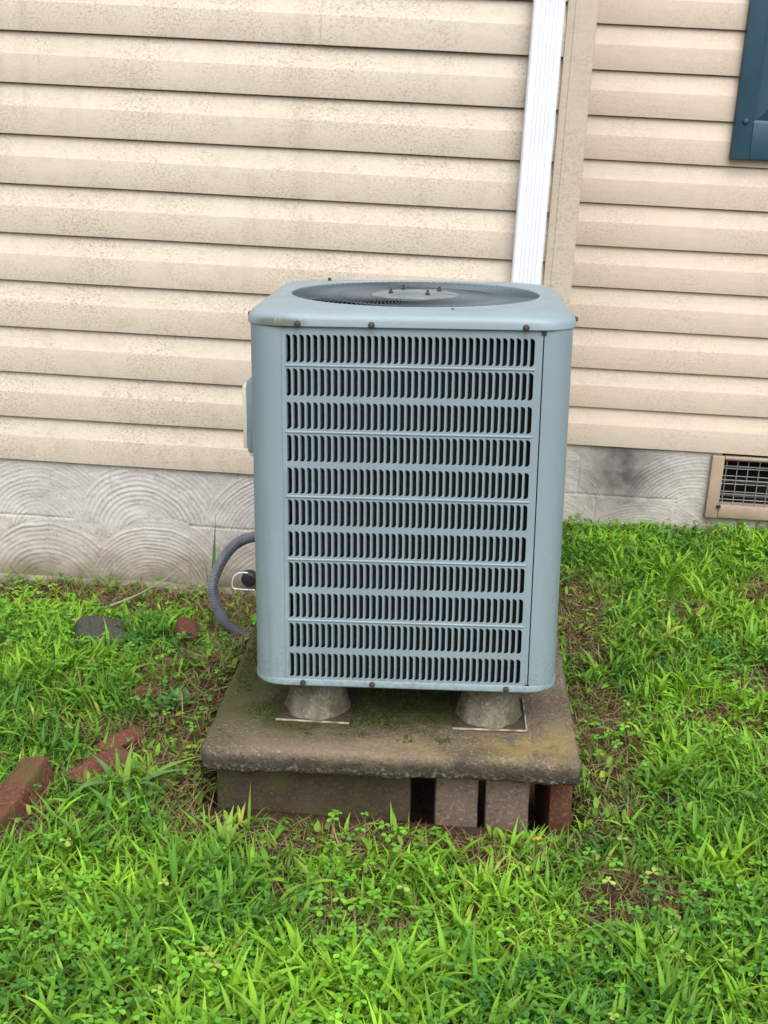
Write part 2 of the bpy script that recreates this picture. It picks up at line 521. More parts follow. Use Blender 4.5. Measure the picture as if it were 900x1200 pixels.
# ------------------------------------------------------------------ ground
D1, D2 = 3.2844, 3.8540
def ground_h(x, y, fine=True):
    x = np.asarray(x, float); y = np.asarray(y, float)
    s = sstep(2.55, 3.2, y); t = sstep(0.15, 0.5, x)
    g = 0.045 - 0.045 * s * (1 - t) + t * 0.055 * sstep(2.4, 3.85, y)
    g = g + 0.035 * np.exp(-((x + 0.45) / 0.10) ** 2 - ((y - 2.98) / 0.22) ** 2)
    g = g + 0.02 * np.exp(-((x + 0.47) / 0.06) ** 2) * sstep(1.95, 2.15, y) * (1 - sstep(2.7, 2.9, y))
    g = g - 0.02 * np.exp(-((x - 0.42) / 0.10) ** 2 - ((y - 2.5) / 0.35) ** 2)
    near = np.exp(-((x) / 6) ** 2 - ((y - 2) / 6) ** 2)
    g = g + near * 0.030 * (vnoise(x, y, 3.1, 1) - 0.5)
    if fine:
        g = g + near * (0.014 * (vnoise(x, y, 13, 2) - 0.5) + 0.008 * (vnoise(x, y, 37, 3) - 0.5))
    # level at the slab's front, hollowed out behind so the block gaps read dark
    inp = (sstep(-0.46, -0.40, x) * (1 - sstep(0.30, 0.36, x)) * sstep(1.98, 2.06, y) * (1 - sstep(2.78, 2.86, y)))
    deep = sstep(2.085, 2.15, y)
    g = g * (1 - inp) + (0.035 - 0.08 * deep) * inp
    return g

fx = np.concatenate([[-300, -120, -50, -20, -10, -6, -4, -3], np.arange(-2.4, 2.4, 0.016), [2.5, 3, 4, 6, 10, 20, 50, 120, 300]])
fy = np.concatenate([[-300, -120, -50, -20, -8, -4, -2, -1, 0, 0.5], np.arange(0.8, 4.1, 0.016), [4.2, 5, 8, 16, 40, 120, 300]])
GX, GY = np.meshgrid(fx, fy)
ground = grid_mesh('ground', GX, GY, ground_h(GX, GY), M_SOIL)
tag(ground, 'brown soil ground under the lawn', 'ground', kind='structure')

# ------------------------------------------------------------------ house
house = empty('house', (0, D1, 0))
tag(house, 'house wall with beige lap siding over a swirled grey stucco foundation', 'house')
CR = 0.127
SB = CAM_Z - 0.9693            # bottom edge of the lowest course
NC = 17
PROF = [(0.000, 0.006), (0.0140, 0.0), (0.0156, 0.0010), (0.0160, 0.003), (0.0154, 0.0705), (0.0150, 0.0725), (0.0142, 0.0742), (0.0056, 0.1250), (0.0020, 0.1275), (0.0015, 0.142)]
RETURN_X = 0.322

def course(name, a0, a1, z0, place, m, out=0.0, seed=0):
    """one siding course; place(a, o, z) -> point in house space"""
    n = max(4, int((a1 - a0) / 0.035))
    v, f = [], []
    P = len(PROF)
    for i in range(n + 1):
        a = a0 + (a1 - a0) * i / n
        w = 0.0016 * (float(vnoise(a, z0, 2.3, seed)) - 0.5) + 0.0008 * (float(vnoise(a, z0, 9, seed + 3)) - 0.5)
        dz = 0.0022 * (float(vnoise(a, z0 * 3, 1.7, seed + 5)) - 0.5)
        for k, (o, z) in enumerate(PROF):
            lift = w * (1.0 if 1 <= k <= 6 else 0.4)
            v.append(place(a, o + out + lift, z0 + z + dz * (1 if k < 7 else 0.3)))
    for i in range(n):
        for k in range(P - 1):
            f.append((i * P + k, (i + 1) * P + k, (i + 1) * P + k + 1, i * P + k + 1))
    return obj(name, v, f, m, house, True)

left = lambda a, o, z: (a, -o, z)
right = lambda a, o, z: (a, (D2 - D1) - o, z)
side = lambda a, o, z: (RETURN_X + o, a, z)
for i in range(NC):
    z0 = SB + i * CR
    if i in (9, 10, 11):           # two overlapping lengths with a seam
        course('siding_course', -3.4, -0.352, z0, left, M_SIDE, 0.0, i)
        course('siding_course', -0.3515, 0.270, z0, left, M_SIDE, 0.0030, i)
    else:
        course('siding_course', -3.4, 0.270, z0, left, M_SIDE, 0.0, i)
    course('siding_course', 0.345, 3.6, z0, right, M_SIDE_R, 0.0, i + 40)
    course('siding_course', 0.055, 0.552, z0, side, M_SIDE_R, 0.0, i + 80)
ZT = SB + NC * CR
# sheathing behind the siding, and the corner trim
bm = bmesh.new()
box_bm(bm, -3.4, 0.320, 0.0005, 0.10, SB + 0.02, ZT)
box_bm(bm, 0.25, 0.3215, 0.1005, 0.68, SB + 0.02, ZT)
box_bm(bm, 0.3225, 3.6, 0.5705, 0.68, SB + 0.02, ZT)
bm_obj('sheathing', bm, M_DARK, house)
# corner post: moulded outside corner, profile in plan
pp = [(0.2600, 0.000), (0.2600, -0.021), (0.2615, -0.0225), (0.2780, -0.0225), (0.2800, -0.0245), (0.2835, -0.0250), (0.2870, -0.0245), (0.289, -0.0228), (0.3320, -0.0228), (0.3345, -0.0216), (0.3353, -0.019), (0.3353, 0.048), (0.334, 0.0495), (0.322, 0.0495), (0.322, 0.000)]
v = [(x, y, z) for z in (SB - 0.006, ZT) for x, y in pp]
n = len(pp)
f = [(i, (i + 1) % n, n + (i + 1) % n, n + i) for i in range(n)] + [tuple(range(n))[::-1], tuple(range(n, 2 * n))]
post = obj('corner_trim', v, f, M_POST, house, False)
tag(post, 'beige vinyl corner trim beside the white downspout')
# inside corner strip
box('inside_corner_trim', 0.3405, 0.366, 0.548, 0.567, SB, ZT, M_POST, house)

# foundation with trowelled swirls
def swirls(A, Z, cents, sp=0.0118):
    h = np.zeros_like(A); own = np.full(A.shape, -1)
    for i, (cx, cz, r, ex) in enumerate(cents):
        r = r * (0.92 + 0.2 * ((i * 5) % 7) / 6)
        d = np.sqrt(((A - cx) / ex) ** 2 + (Z - cz) ** 2)
        d = d + 0.010 * (vnoise(A, Z, 6, i + 11) - 0.5)
        msk = (d < r) & (Z > cz - 0.05)
        dd = np.sqrt(((A - cx + 0.03 * (i % 3 - 1)) / ex) ** 2 + (Z - cz + 0.04) ** 2)
        ph = dd / (sp * (0.85 + 0.3 * ((i * 7) % 5) / 4)) + 1.1 * vnoise(A, Z, 5, i) + 0.35 * vnoise(A, Z, 22, i + 3)
        w = ph % 1.0
        w = np.where(w < 0.3, w / 0.3, (1 - w) / 0.7)
        amp = 0.25 + 1.2 * vnoise(A, Z, 9, i + 5) * vnoise(np.floor(ph), np.floor(ph) * 0, 1.0, i) * 1.6
        hh = w * 0.0024 * amp * sstep(r, r - 0.012, d) * (0.2 + 0.8 * sstep(0.02, 0.07, d)) * (0.55 + 0.45 * sstep(-0.02, 0.12, Z))
        h = np.where(msk, hh, h); own = np.where(msk, i, own)
    return h + 0.0030 * (vnoise(A, Z, 30, 4) - 0.5) + 0.0012 * (vnoise(A, Z, 90, 6) - 0.5) + 0.004 * (vnoise(A, Z, 4, 9) - 0.5)

def groove(h, A, Z, horiz, verts_):
    for z, a0, a1 in horiz:
        zz = z + 0.006 * (vnoise(A, A * 0, 9, 3) - 0.5)
        h = h - 0.0035 * np.exp(-((Z - zz) / 0.0024) ** 2) * sstep(a0, a0 + .02, A) * (1 - sstep(a1 - .02, a1, A))
    for a, z0, z1 in verts_:
        aa = a + 0.004 * (vnoise(Z, Z * 0, 14, 8) - 0.5)
        h = h - 0.0038 * np.exp(-((A - aa) / 0.0022) ** 2) * ((Z > z0) & (Z < z1))
    return h

cl = [(x, 0.19 + random.uniform(-.015, .015), 0.205, 1.02) for x in np.arange(-3.1, 0.4, 0.33) + 0.01]
cl = [(-1.46, 0.19, 0.2, 1), (-1.13, 0.205, 0.20, 1.0), (-0.80, 0.215, 0.195, 1.05), (-0.455, 0.20, 0.20, 1.0), (-0.12, 0.2, 0.2, 1), (0.2, 0.2, 0.2, 1),
      (-1.42, 0.02, 0.2, 1), (-1.10, 0.02, 0.20, 1.05), (-0.765, 0.015, 0.195, 1.0), (-0.45, 0.02, 0.18, 1), (-0.1, 0.02, 0.2, 1)]
a_ = np.concatenate([np.arange(-3.4, -1.6, 0.02), np.arange(-1.6, 0.324, 0.0033)]); z_ = np.arange(-0.12, 0.385, 0.0033)
A, Z = np.meshgrid(a_, z_)
H = groove(swirls(A, Z, cl), A, Z, [(0.205, -1.35, -1.02), (0.207, -0.70, 0.3)], [(-1.107, -.1, 0.205), (-0.692, -.1, 0.207), (-0.92, .207, .4), (-0.3, -.1, .2)])
fo = grid_mesh('foundation_wall', A, -0.004 - H, Z, M_FOUND, house)
cr_ = [(0.42, 0.195, 0.16, 1.0), (0.86, 0.17, 0.215, 1.05), (1.2, 0.2, 0.2, 1), (1.5, 0.2, 0.2, 1), (0.40, 0.02, 0.17, 1.0), (0.74, 0.01, 0.19, 1.05), (1.06, 0.02, 0.17, 1.1), (1.35, 0.02, 0.2, 1)]
a_ = np.concatenate([np.arange(0.322, 1.7, 0.0036), np.arange(1.7, 3.6, 0.03)]); z_ = np.arange(-0.12, 0.385, 0.0036)
A, Z = np.meshgrid(a_, z_)
H = groove(swirls(A, Z, cr_), A, Z, [(0.208, 0.33, 0.80)], [(0.475, 0.208, 0.34), (0.80, 0.155, 0.212), (0.54, 0.1, 0.2)])
H = H - 0.09 * ((A > 0.931) & (A < 1.278) & (Z > SB - 0.176))      # opening for the vent
fr = grid_mesh('foundation_wall', A, (D2 - D1) - 0.004 - H, Z, M_FOUND, house)
a_ = np.arange(-0.004, 0.58, 0.008); A, Z = np.meshgrid(a_, z_)
fs = grid_mesh('foundation_wall', 0.3235 + swirls(A, Z, [(0.1, .2, .2, 1), (.4, .2, .2, 1), (.25, .02, .2, 1)]), A, Z, M_FOUND, house)
# footing ledge at the foot of the left wall
bm = bmesh.new()
n = 90
vv = []
for i in range(n + 1):
    x = -3.4 + 3.72 * i / n
    d = 0.030 + 0.008 * (float(vnoise(x, 0, 9, 2)) - 0.5); zt = 0.022 + 0.010 * (float(vnoise(x, 3, 7, 2)) - 0.5)
    vv.append([bm.verts.new(p) for p in ((x, 0.0, zt + 0.004), (x, -d + 0.006, zt), (x, -d, zt - 0.006), (x, -d, -0.15))])
for i in range(n):
    for k in range(3):
        bm.faces.new((vv[i][k], vv[i + 1][k], vv[i + 1][k + 1], vv[i][k + 1]))
bm_obj('footing_ledge', bm, make_block('mossy_footing', (0.16, 0.145, 0.11), (0.24, 0.225, 0.17), (0.3, 0.28, .22), 0.7), house, True)

# downspout
ds = empty('downspout', (0.2115, -0.046, 0)); ds.parent = house
tag(ds, 'ribbed white downspout running down the siding')
w, d = 0.0385, 0.024
pr = [(-w, d), (-w, -d + 0.004), (-w + 0.004, -d)]
for c0 in (-0.020, -0.010, 0.0, 0.010, 0.020):
    pr += [(c0 - 0.0036, -d), (c0 - 0.0022, -d + 0.0016), (c0 + 0.0008, -d + 0.0016), (c0 + 0.0022, -d)]
pr += [(w - 0.004, -d), (w, -d + 0.004), (w, d)]
n = len(pr)
v = [(x, y, z) for z in (0.16, ZT) for x, y in pr]
f = [(i, (i + 1) % n, n + (i + 1) % n, n + i) for i in range(n)] + [tuple(range(n))[::-1], tuple(range(n, 2 * n))]
obj('pipe', v, f, M_WHITE, ds)
ev, ef = [], []
for j in range(9):
    t = j / 8; a = t * R(70)
    cy, cz = -0.024 - 0.07 + 0.07 * math.cos(a) - (0.07 if False else 0), 0.1595 - 0.10 * math.sin(a)
    for x, y in pr:
        ev.append((x * 1.04, cy + 0.024 + y * math.cos(a) * 1.04, cz - y * math.sin(a)))
for j in range(8):
    for i in range(n):
        ef.append((j * n + i, j * n + (i + 1) % n, (j + 1) * n + (i + 1) % n, (j + 1) * n + i))
obj('elbow', ev, ef, M_WHITE, ds)

# shutter
sh = empty('shutter', (0.8240, D2 - D1 - 0.018, 1.287)); sh.parent = house
tag(sh, 'dark teal raised panel shutter at the right edge')
SW, SH = 0.36, 1.25
box('stile', 0.0, 0.0545, -0.026, 0, 0, SH, M_SHUT, sh, 0.003)
box('stile', SW - 0.0545, SW, -0.026, 0, 0, SH, M_SHUT, sh, 0.003)
for za, zb in ((0.001, 0.104), (0.60, 0.68), (SH - 0.105, SH - 0.001)):
    box('rail', 0.0550, SW - 0.055, -0.0242, 0, za, zb, M_SHUT, sh, 0.0025)
for za, zb in ((0.1045, 0.5995), (0.6805, SH - 0.1055)):
    x0, x1 = 0.0552, SW - 0.0552
    rings = [(0, -0.013), (0.004, -0.010), (0.008, -0.008), (0.046, -0.019), (0.049, -0.022), (0.052, -0.022)]
    v, f = [], []
    for ins, y in rings:
        v += [(x0 + ins, y, za + ins), (x1 - ins, y, za + ins), (x1 - ins, y, zb - ins), (x0 + ins, y, zb - ins)]
    for r_ in range(len(rings) - 1):
        for k in range(4):
            f.append((r_ * 4 + k, r_ * 4 + (k + 1) % 4, r_ * 4 + 4 + (k + 1) % 4, r_ * 4 + 4 + k))
    f.append(tuple(range(len(v) - 4, len(v))))
    obj('raised_panel', v, f, M_SHUT, sh)
for zz in (0.108, SH - 0.10):
    for xx in (0.030, SW - 0.03):
        lathe('screw_cap', [(0.0085, 0), (0.0085, 0.003), (0.007, 0.0055), (0.003, 0.0068), (0.0005, 0.007)], M_SHUT, sh, 14, (xx, -0.0262, zz), (R(90), 0, 0))

# crawl space vent
vt = empty('foundation_vent', (0.897, D2 - D1 - 0.008, SB - 0.215)); vt.parent = house
tag(vt, 'beige crawl space vent with wire mesh under the siding')
VW, VH = 0.415, 0.208
def frame_piece(x0, x1, z0, z1): box('frame_bar', x0, x1, -0.020, 0.012, z0, z1, M_VENT, vt, 0.004)
frame_piece(0.0, 0.040, 0.0, VH); frame_piece(VW - 0.040, VW, 0.0, VH)
box('frame_bar', 0.0405, VW - 0.0405, -0.0185, 0.012, 0.0, 0.044, M_VENT, vt, 0.006)
box('frame_bar', 0.0405, VW - 0.0405, -0.0185, 0.012, VH - 0.010, VH, M_VENT, vt, 0.003)
for k in range(9):
    x = 0.052 + k * 0.0345 + random.uniform(-.001, .001)
    tube('wire', [(x, -0.006, 0.040), (x + random.uniform(-.002, .002), -0.006, VH - 0.004)], 0.0015, M_WIRE, vt, 6)
for k in range(6):
    z = 0.062 + k * 0.0265
    tube('wire', [(0.038, -0.003, z + random.uniform(-.002, .002)), (VW - 0.038, -0.003, z)], 0.0015, M_WIRE, vt, 6)
for k in range(3):
    z = 0.072 + k * 0.047
    box('vent_blade', 0.041, VW - 0.041, -0.012, 0.012, -0.0018, 0.0018, M_BLADE, vt, 0, loc=(0, 0.016, z), rot=(R(-32), 0, 0))
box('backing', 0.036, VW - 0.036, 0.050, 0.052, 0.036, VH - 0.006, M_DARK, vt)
box('latch', 0.032, 0.046, -0.026, -0.0205, 0.036, 0.047, M_BLACK, vt, 0.002)

# ------------------------------------------------------------------ air conditioner
AC_ROT = Matrix.Rotation(R(-2.3), 4, 'Y') @ Matrix.Rotation(R(-1.5), 4, 'X')
fit = Vector((-0.02966, 2.12808, CAM_Z - 1.02496))
base_pt = fit + AC_ROT.to_3x3() @ Vector((0, 0.293, -0.02))
ac = empty('air_conditioner', base_pt, AC_ROT.to_euler())
tag(ac, 'blue grey metal air conditioning condenser with louvred sides on a concrete pad', 'air conditioner')
HB = 0.293                         # half width of the cabinet
PXL, PXR = -0.2300, 0.2362         # louvre panel extent
LX0, NCOL, NROW = -0.2237, 37, 11
PITCH = 0.4474 / NCOL
RP = 0.0613; SLOT_H = 0.0500; SLOT_W = 0.0088
Z_BOT, Z_TOP = 0.0140, 0.6985
ROW0 = 0.0200

def slot_outline(x0, x1, z0, z1):
    """rounded slot: tight corners on the left, generous on the right"""
    out = []
    rl, rr = 0.0012, 0.0060
    for cx, cz, a0, r in ((x1 - rr, z1 - rr, 0, rr), (x0 + rl, z1 - rl, 90, rl), (x0 + rl, z0 + rl, 180, rl), (x1 - rr, z0 + rr, 270, rr)):
        for k in range(4):
            a = R(a0 + 30 * k)
            out.append((cx + r * math.cos(a), cz + r * math.sin(a)))
    return out

def build_panel():
    v, f = [], []
    def add(x, y, z): v.append((x, y, z)); return len(v) - 1
    y0 = -HB
    # slots, cell by cell
    for r in range(NROW):
        zc0 = ROW0 + r * RP - 0.0015; zc1 = ROW0 + r * RP + SLOT_H + 0.0015
        for c in range(NCOL):
            xc0 = LX0 + c * PITCH; xc1 = xc0 + PITCH
            s0 = xc0 + 0.0016; s1 = s0 + SLOT_W
            o = slot_outline(s0, s1, zc0 + 0.0015, zc1 - 0.0015)
            cor = [(xc1, zc1), (xc0, zc1), (xc0, zc0), (xc1, zc0)]
            ci = [add(x, y0, z) for x, z in cor]
            rim = [add(x, y0, z) for x, z in o]
            lip1 = [add(x, y0 + 0.0008, z) for x, z in o]
            lip = [add(x + (0.0 if i_ >= 0 else 0), y0 + 0.0025, z) for i_, (x, z) in enumerate(o)]
            for q in range(4):
                for k in range(3):
                    f.append((ci[q], rim[q * 4 + k + 1], rim[q * 4 + k]))
                q2 = (q + 1) % 4
                f.append((ci[q], ci[q2], rim[q2 * 4], rim[q * 4 + 3]))
            nn = len(o)
            for k in range(nn):
                f.append((rim[k], rim[(k + 1) % nn], lip[(k + 1) % nn], lip[k]))
    # rails, with a pressed rib on every second one
    def strip(x0, x1, z0, z1, rib=False):
        if rib:
            zc = (z0 + z1) / 2
            pr_ = [(z0, 0), (zc - 0.0024, 0), (zc - 0.0009, -0.0016), (zc + 0.0009, -0.0016), (zc + 0.0022, 0), (z1, 0)]
        else:
            pr_ = [(z0, 0), (z1, 0)]
        ia = [(add(x0, y0 + o, z), add(x1, y0 + o, z)) for z, o in pr_]
        for k in range(len(ia) - 1):
            f.append((ia[k][0], ia[k][1], ia[k + 1][1], ia[k + 1][0]))
    X1 = LX0 + NCOL * PITCH
    for r in range(NROW + 1):
        z0 = ROW0 + (r - 1) * RP + SLOT_H + 0.0015 if r else Z_BOT
        z1 = ROW0 + r * RP - 0.0015 if r < NROW else Z_TOP
        strip(LX0, X1, z0, z1, rib=(0 < r < NROW and (NROW - r) % 2 == 1))
    strip(PXL, LX0, Z_BOT, Z_TOP); strip(X1, PXR, Z_BOT, Z_TOP)
    # folded edges
    for x in (PXL, PXR):
        a, b, c, d = add(x, y0, Z_BOT), add(x, y0, Z_TOP), add(x, y0 + 0.012, Z_TOP), add(x, y0 + 0.012, Z_BOT)
        f.append((a, b, c, d))
    me = mesh('louver_panel', v, f)
    bm = bmesh.new(); bm.from_mesh(me)
    bmesh.ops.remove_doubles(bm, verts=bm.verts, dist=0.00002)
    bmesh.ops.recalc_face_normals(bm, faces=bm.faces)
    bm.to_mesh(me); bm.free()
    me.materials.append(M_PAINT)
    return me

def louver_verts():
    """vane rolled inwards from the left edge of a slot; origin at the slot's lower left on the panel face"""
    cs = [(-0.0004, 0.0002), (0.0009, 0.0010), (0.0018, 0.0028), (0.0023, 0.0056), (0.0026, 0.0125), (0.0022, 0.0126), (0.0017, 0.0058), (0.0011, 0.0033), (-0.0003, 0.0020)]
    zz = [0.0006, 0.003, 0.008, SLOT_H - 0.008, SLOT_H - 0.003, SLOT_H - 0.0006]
    shrink = [0.3, 0.75, 1, 1, 0.75, 0.3]
    v, f = [], []
    n = len(cs)
    for z, s in zip(zz, shrink):
        for x, y in cs: v.append((x * s, 0.0004 + y * s, z))
    for j in range(5):
        for i in range(n):
            f.append((j * n + i, j * n + (i + 1) % n, (j + 1) * n + (i + 1) % n, (j + 1) * n + i))
    f.append(tuple(range(n))); f.append(tuple(range(5 * n, 6 * n)))
    return v, f
panel_me = build_panel()
lv, lf = louver_verts()
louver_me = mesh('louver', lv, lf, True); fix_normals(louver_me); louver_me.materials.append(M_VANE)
spots = [(LX0 + c * PITCH + 0.0016, -HB, ROW0 + r * RP) for r in range(NROW - 1, -1, -1) for c in range(NCOL)]
def joined_louvers(name, pts):
    v, f = [], []
    for p in pts:
        b0 = len(v)
        v += [(a + p[0], b + p[1], c + p[2]) for a, b, c in lv]
        f += [tuple(i + b0 for i in q) for q in lf]
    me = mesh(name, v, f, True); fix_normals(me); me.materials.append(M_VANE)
    return me
front = link('louver_panel', panel_me, None, ac)
tag(front, 'front panel of eleven louvre rows')
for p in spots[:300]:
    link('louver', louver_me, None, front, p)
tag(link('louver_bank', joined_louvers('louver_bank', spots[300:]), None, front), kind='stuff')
all_l = joined_louvers('louver_bank_full', spots)
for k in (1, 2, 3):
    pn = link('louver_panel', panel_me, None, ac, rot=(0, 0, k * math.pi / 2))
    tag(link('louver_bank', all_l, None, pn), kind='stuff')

# corner posts
def post_profile(off=0.0):
    r = 0.0545
    p = [(PXR + 0.0022, -HB - off)]
    for k in range(13):
        a = R(-90 + 90 * k / 12)
        p.append((HB - r + (r + off) * math.cos(a), -HB + r + (r + off) * math.sin(a)))
    p.append((HB + off, PXL - 0.0004))
    return p
po, pi_ = post_profile(), post_profile(-0.006)
n = len(po)
v = [(x, y, z) for z in (Z_BOT, Z_TOP) for x, y in po] + [(x, y, z) for z in (Z_BOT, Z_TOP) for x, y in pi_]
f = []
for i in range(n - 1):
    f.append((i, i + 1, n + i + 1, n + i)); f.append((2 * n + i + 1, 2 * n + i, 3 * n + i, 3 * n + i + 1))
    f.append((n + i, n + i + 1, 3 * n + i + 1, 3 * n + i)); f.append((i + 1, i, 2 * n + i, 2 * n + i + 1))
f.append((0, n, 3 * n, 2 * n)); f.append((2 * n - 1, n - 1, 3 * n - 1, 4 * n - 1))
post_me = mesh('corner_post', v, f, True); fix_normals(post_me); post_me.set_sharp_from_angle(angle=R(30)); post_me.materials.append(M_PAINT)
for k in range(4):
    link('corner_post', post_me, None, ac, rot=(0, 0, k * math.pi / 2))

def rsq(h, r, n=160):
    """rounded square outline, sampled by angle"""
    out = []
    for k in range(n):
        a = 2 * math.pi * k / n
        c, s = math.cos(a), math.sin(a)
        lo, hi = 0.0, 2 * h
        for _ in range(36):
            m_ = (lo + hi) / 2
            qx, qy = max(abs(m_ * c) - (h - r), 0), max(abs(m_ * s) - (h - r), 0)
            inside = math.hypot(qx, qy) < r and abs(m_ * c) < h and abs(m_ * s) < h
            lo, hi = (m_, hi) if inside else (lo, m_)
        out.append((lo * c, lo * s))
    return out

def loft(name, rings, m, parent, smooth=True):
    v, f = [], []
    n = len(rings[0][0])
    for pts, z in rings:
        v += [(x, y, (z(x, y) if callable(z) else z)) for x, y in pts]
    for i in range(len(rings) - 1):
        for k in range(n):
            f.append((i * n + k, i * n + (k + 1) % n, (i + 1) * n + (k + 1) % n, (i + 1) * n + k))
    return obj(name, v, f, m, parent, smooth)
circ = lambda r, n=160: [(r * math.cos(2 * math.pi * k / n), r * math.sin(2 * math.pi * k / n)) for k in range(n)]
FR = 0.247
bl = lambda a, b, t: [(p[0] * (1 - t) + q[0] * t, p[1] * (1 - t) + q[1] * t) for p, q in zip(a, b)]
o0 = rsq(0.2985, 0.072)
lid = loft('top_cover', [
    (rsq(0.2955, 0.068), 0.7035), (rsq(0.2955, 0.068), 0.6990), (rsq(0.2980, 0.0705), 0.6975), (rsq(0.2992, 0.0715), 0.6990), (o0, 0.7090), (rsq(0.2970, 0.076), 0.7142),
    (rsq(0.2922, 0.082), 0.7198), (rsq(0.284, 0.090), 0.7243), (rsq(0.274, 0.098), 0.7267), (bl(rsq(0.270, 0.10), circ(0.275), 0.35), 0.7280),
    (bl(rsq(0.266, 0.12), circ(0.267), 0.8), 0.7286), (circ(0.2625), 0.7290), (circ(0.2600), 0.7278), (circ(0.2555), 0.7280), (circ(0.2520), 0.7300), (circ(FR), 0.7290), (circ(FR - 0.002), 0.7240), (circ(FR - 0.003), 0.70)], M_PAINT, ac)
# base pan with its turned up edge
loft('base_pan', [(rsq(0.20, 0.05), 0.004), (rsq(0.283, 0.055), 0.001), (rsq(0.2935, 0.0605), 0.0015), (rsq(0.2955, 0.0625), 0.004), (rsq(0.2955, 0.0625), 0.0145), (rsq(0.2945, 0.061), 0.0160), (rsq(0.292, 0.058), 0.0155)], M_PAINT, ac)
lathe('pan_floor', [(0.285, 0.0045), (0.285, 0.006)], M_DARK, ac, 40)
loft('condenser_coil', [(rsq(0.262, 0.05, 80), 0.008), (rsq(0.262, 0.05, 80), 0.695), (rsq(0.247, 0.05, 80), 0.695), (rsq(0.247, 0.05, 80), 0.008)], M_COIL, ac)
# fan shroud, fan and motor
loft('fan_shroud', [(circ(FR - 0.0035, 64), 0.7), (circ(FR - 0.004, 64), 0.56), (circ(0.1, 64), 0.52)], M_DARK, ac)
fan = empty('fan', (0, 0, 0.665)); fan.parent = ac
lathe('motor', [(0.07, -0.12), (0.07, -0.02), (0.06, 0.0), (0.02, 0.004)], M_ALU, fan, 28)
for k in range(3):
    v, f = [], []
    for i in range(7):
        r = 0.06 + 0.165 * i / 6
        for j in range(5):
            a = R(120 * k) + (j / 4 - 0.5) * R(78) * (0.7 + 0.3 * i / 6)
            v.append((r * math.cos(a), r * math.sin(a), -0.03 + 0.05 * (j / 4 - 0.5)))
    for i in range(6):
        for j in range(4):
            f.append((i * 5 + j, i * 5 + j + 1, i * 5 + 6 + j, i * 5 + 5 + j))
    obj('blade', v, f, M_ALU, fan, True)
# guard: dished ring of swirled wires round a hub plate
guard = empty('fan_guard', (0, 0, 0)); guard.parent = ac
v, f = [], []
for i in range(15):
    t = i / 14
    r = 0.086 + (FR - 0.0015 - 0.086) * t
    a = R(34) * (t ** 1.3)
    z = 0.7250 + 0.0022 * t - 0.0022 * math.sin(math.pi * t)
    tx, ty = math.cos(a), math.sin(a)
    sx, sy = -math.sin(a), math.cos(a)
    hw = 0.00065
    for ds_, dz in ((-hw, 0.0), (0, 0.0007), (hw, 0.0), (0, -0.0007)):
        v.append((r * tx + sx * ds_, r * ty + sy * ds_, z + dz))
for i in range(14):
    for k in range(4):
        f.append((i * 4 + k, i * 4 + (k + 1) % 4, i * 4 + 4 + (k + 1) % 4, i * 4 + 4 + k))
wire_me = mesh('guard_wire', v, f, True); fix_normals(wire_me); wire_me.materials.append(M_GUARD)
NW = 110
for k in range(NW):
    link('guard_wire', wire_me, None, guard, rot=(0, 0, 2 * math.pi * k / NW))
def ring_tube(name, r, z, rad, m, parent, n=72, k=6):
    v, f = [], []
    for i in range(n):
        a = 2 * math.pi * i / n
        for j in range(k):
            b = 2 * math.pi * j / k
            v.append(((r + rad * math.cos(b)) * math.cos(a), (r + rad * math.cos(b)) * math.sin(a), z + rad * math.sin(b)))
    for i in range(n):
        for j in range(k):
            f.append((i * k + j, ((i + 1) % n) * k + j, ((i + 1) % n) * k + (j + 1) % k, i * k + (j + 1) % k))
    return obj(name, v, f, m, parent, True)
ring_tube('guard_ring', 0.168, 0.7222, 0.0014, M_GUARD, guard)
lathe('hub_plate', [(0.088, 0.7220), (0.088, 0.7262), (0.084, 0.7274), (0.066, 0.7280), (0.060, 0.7300), (0.050, 0.7305), (0.004, 0.7305)], M_HUB, guard, 48)
for k in range(4):
    a = R(28 + 90 * k)
    lathe('stud', [(0.0046, 0), (0.0046, 0.0040), (0.0025, 0.0045), (0.0025, 0.0095), (0.0018, 0.0100)], M_STUD, guard, 8, (0.054 * math.cos(a), 0.054 * math.sin(a), 0.7300))
# screws
def screw(x, y, z, rot, s=1.0):
    lathe('screw', [(0.0062 * s, 0), (0.0062 * s, 0.0012), (0.0045 * s, 0.0016), (0.0045 * s, 0.0058), (0.0030 * s, 0.0066)], M_RUST, ac, 10, (x, y, z), rot)
for x in (-0.200, -0.068, 0.205):
    screw(x, -0.2990, 0.7025, (R(90), 0, 0), 1.0)
for x, z in ((-0.196, 0.0095), (-0.062, 0.0095), (0.196, 0.0090)):
    screw(x, -0.2956, z, (R(90), 0, 0), 0.95)
screw(-0.2992, -0.19, 0.7060, (0, R(-90), 0)); screw(0.2992, -0.19, 0.7060, (0, R(90), 0))
screw(-0.195, 0.235, 0.7275, (0, 0, 0), 0.8)
box('notch', 0.2325, 0.2420, -0.2945, -0.2920, 0.6895, 0.6965, M_BLACK, ac)
box('notch', 0.2330, 0.2400, -0.2940, -0.2920, 0.0160, 0.0185, M_BLACK, ac)
lathe('beetle', [(0.0005, 0), (0.0024, 0.0003), (0.0024, 0.0016), (0.0008, 0.0026)], M_BLACK, ac, 8, (0.075, -0.262, 0.7282))
# electrical cover on the left side
box('electrical_cover', -0.3190, -0.2945, -0.15, 0.03, 0.430, 0.572, M_PAINT, ac, 0.003)
cc = box('cover_gasket', -0.3280, -0.3195, -0.145, 0.025, 0.436, 0.562, M_CREAM, ac, 0.003)
tag(cc, 'cream plastic edge of the side cover')
box('knockout', -0.3165, -0.298, -0.145, -0.12, 0.421, 0.4295, M_CREAM, ac, 0.002)

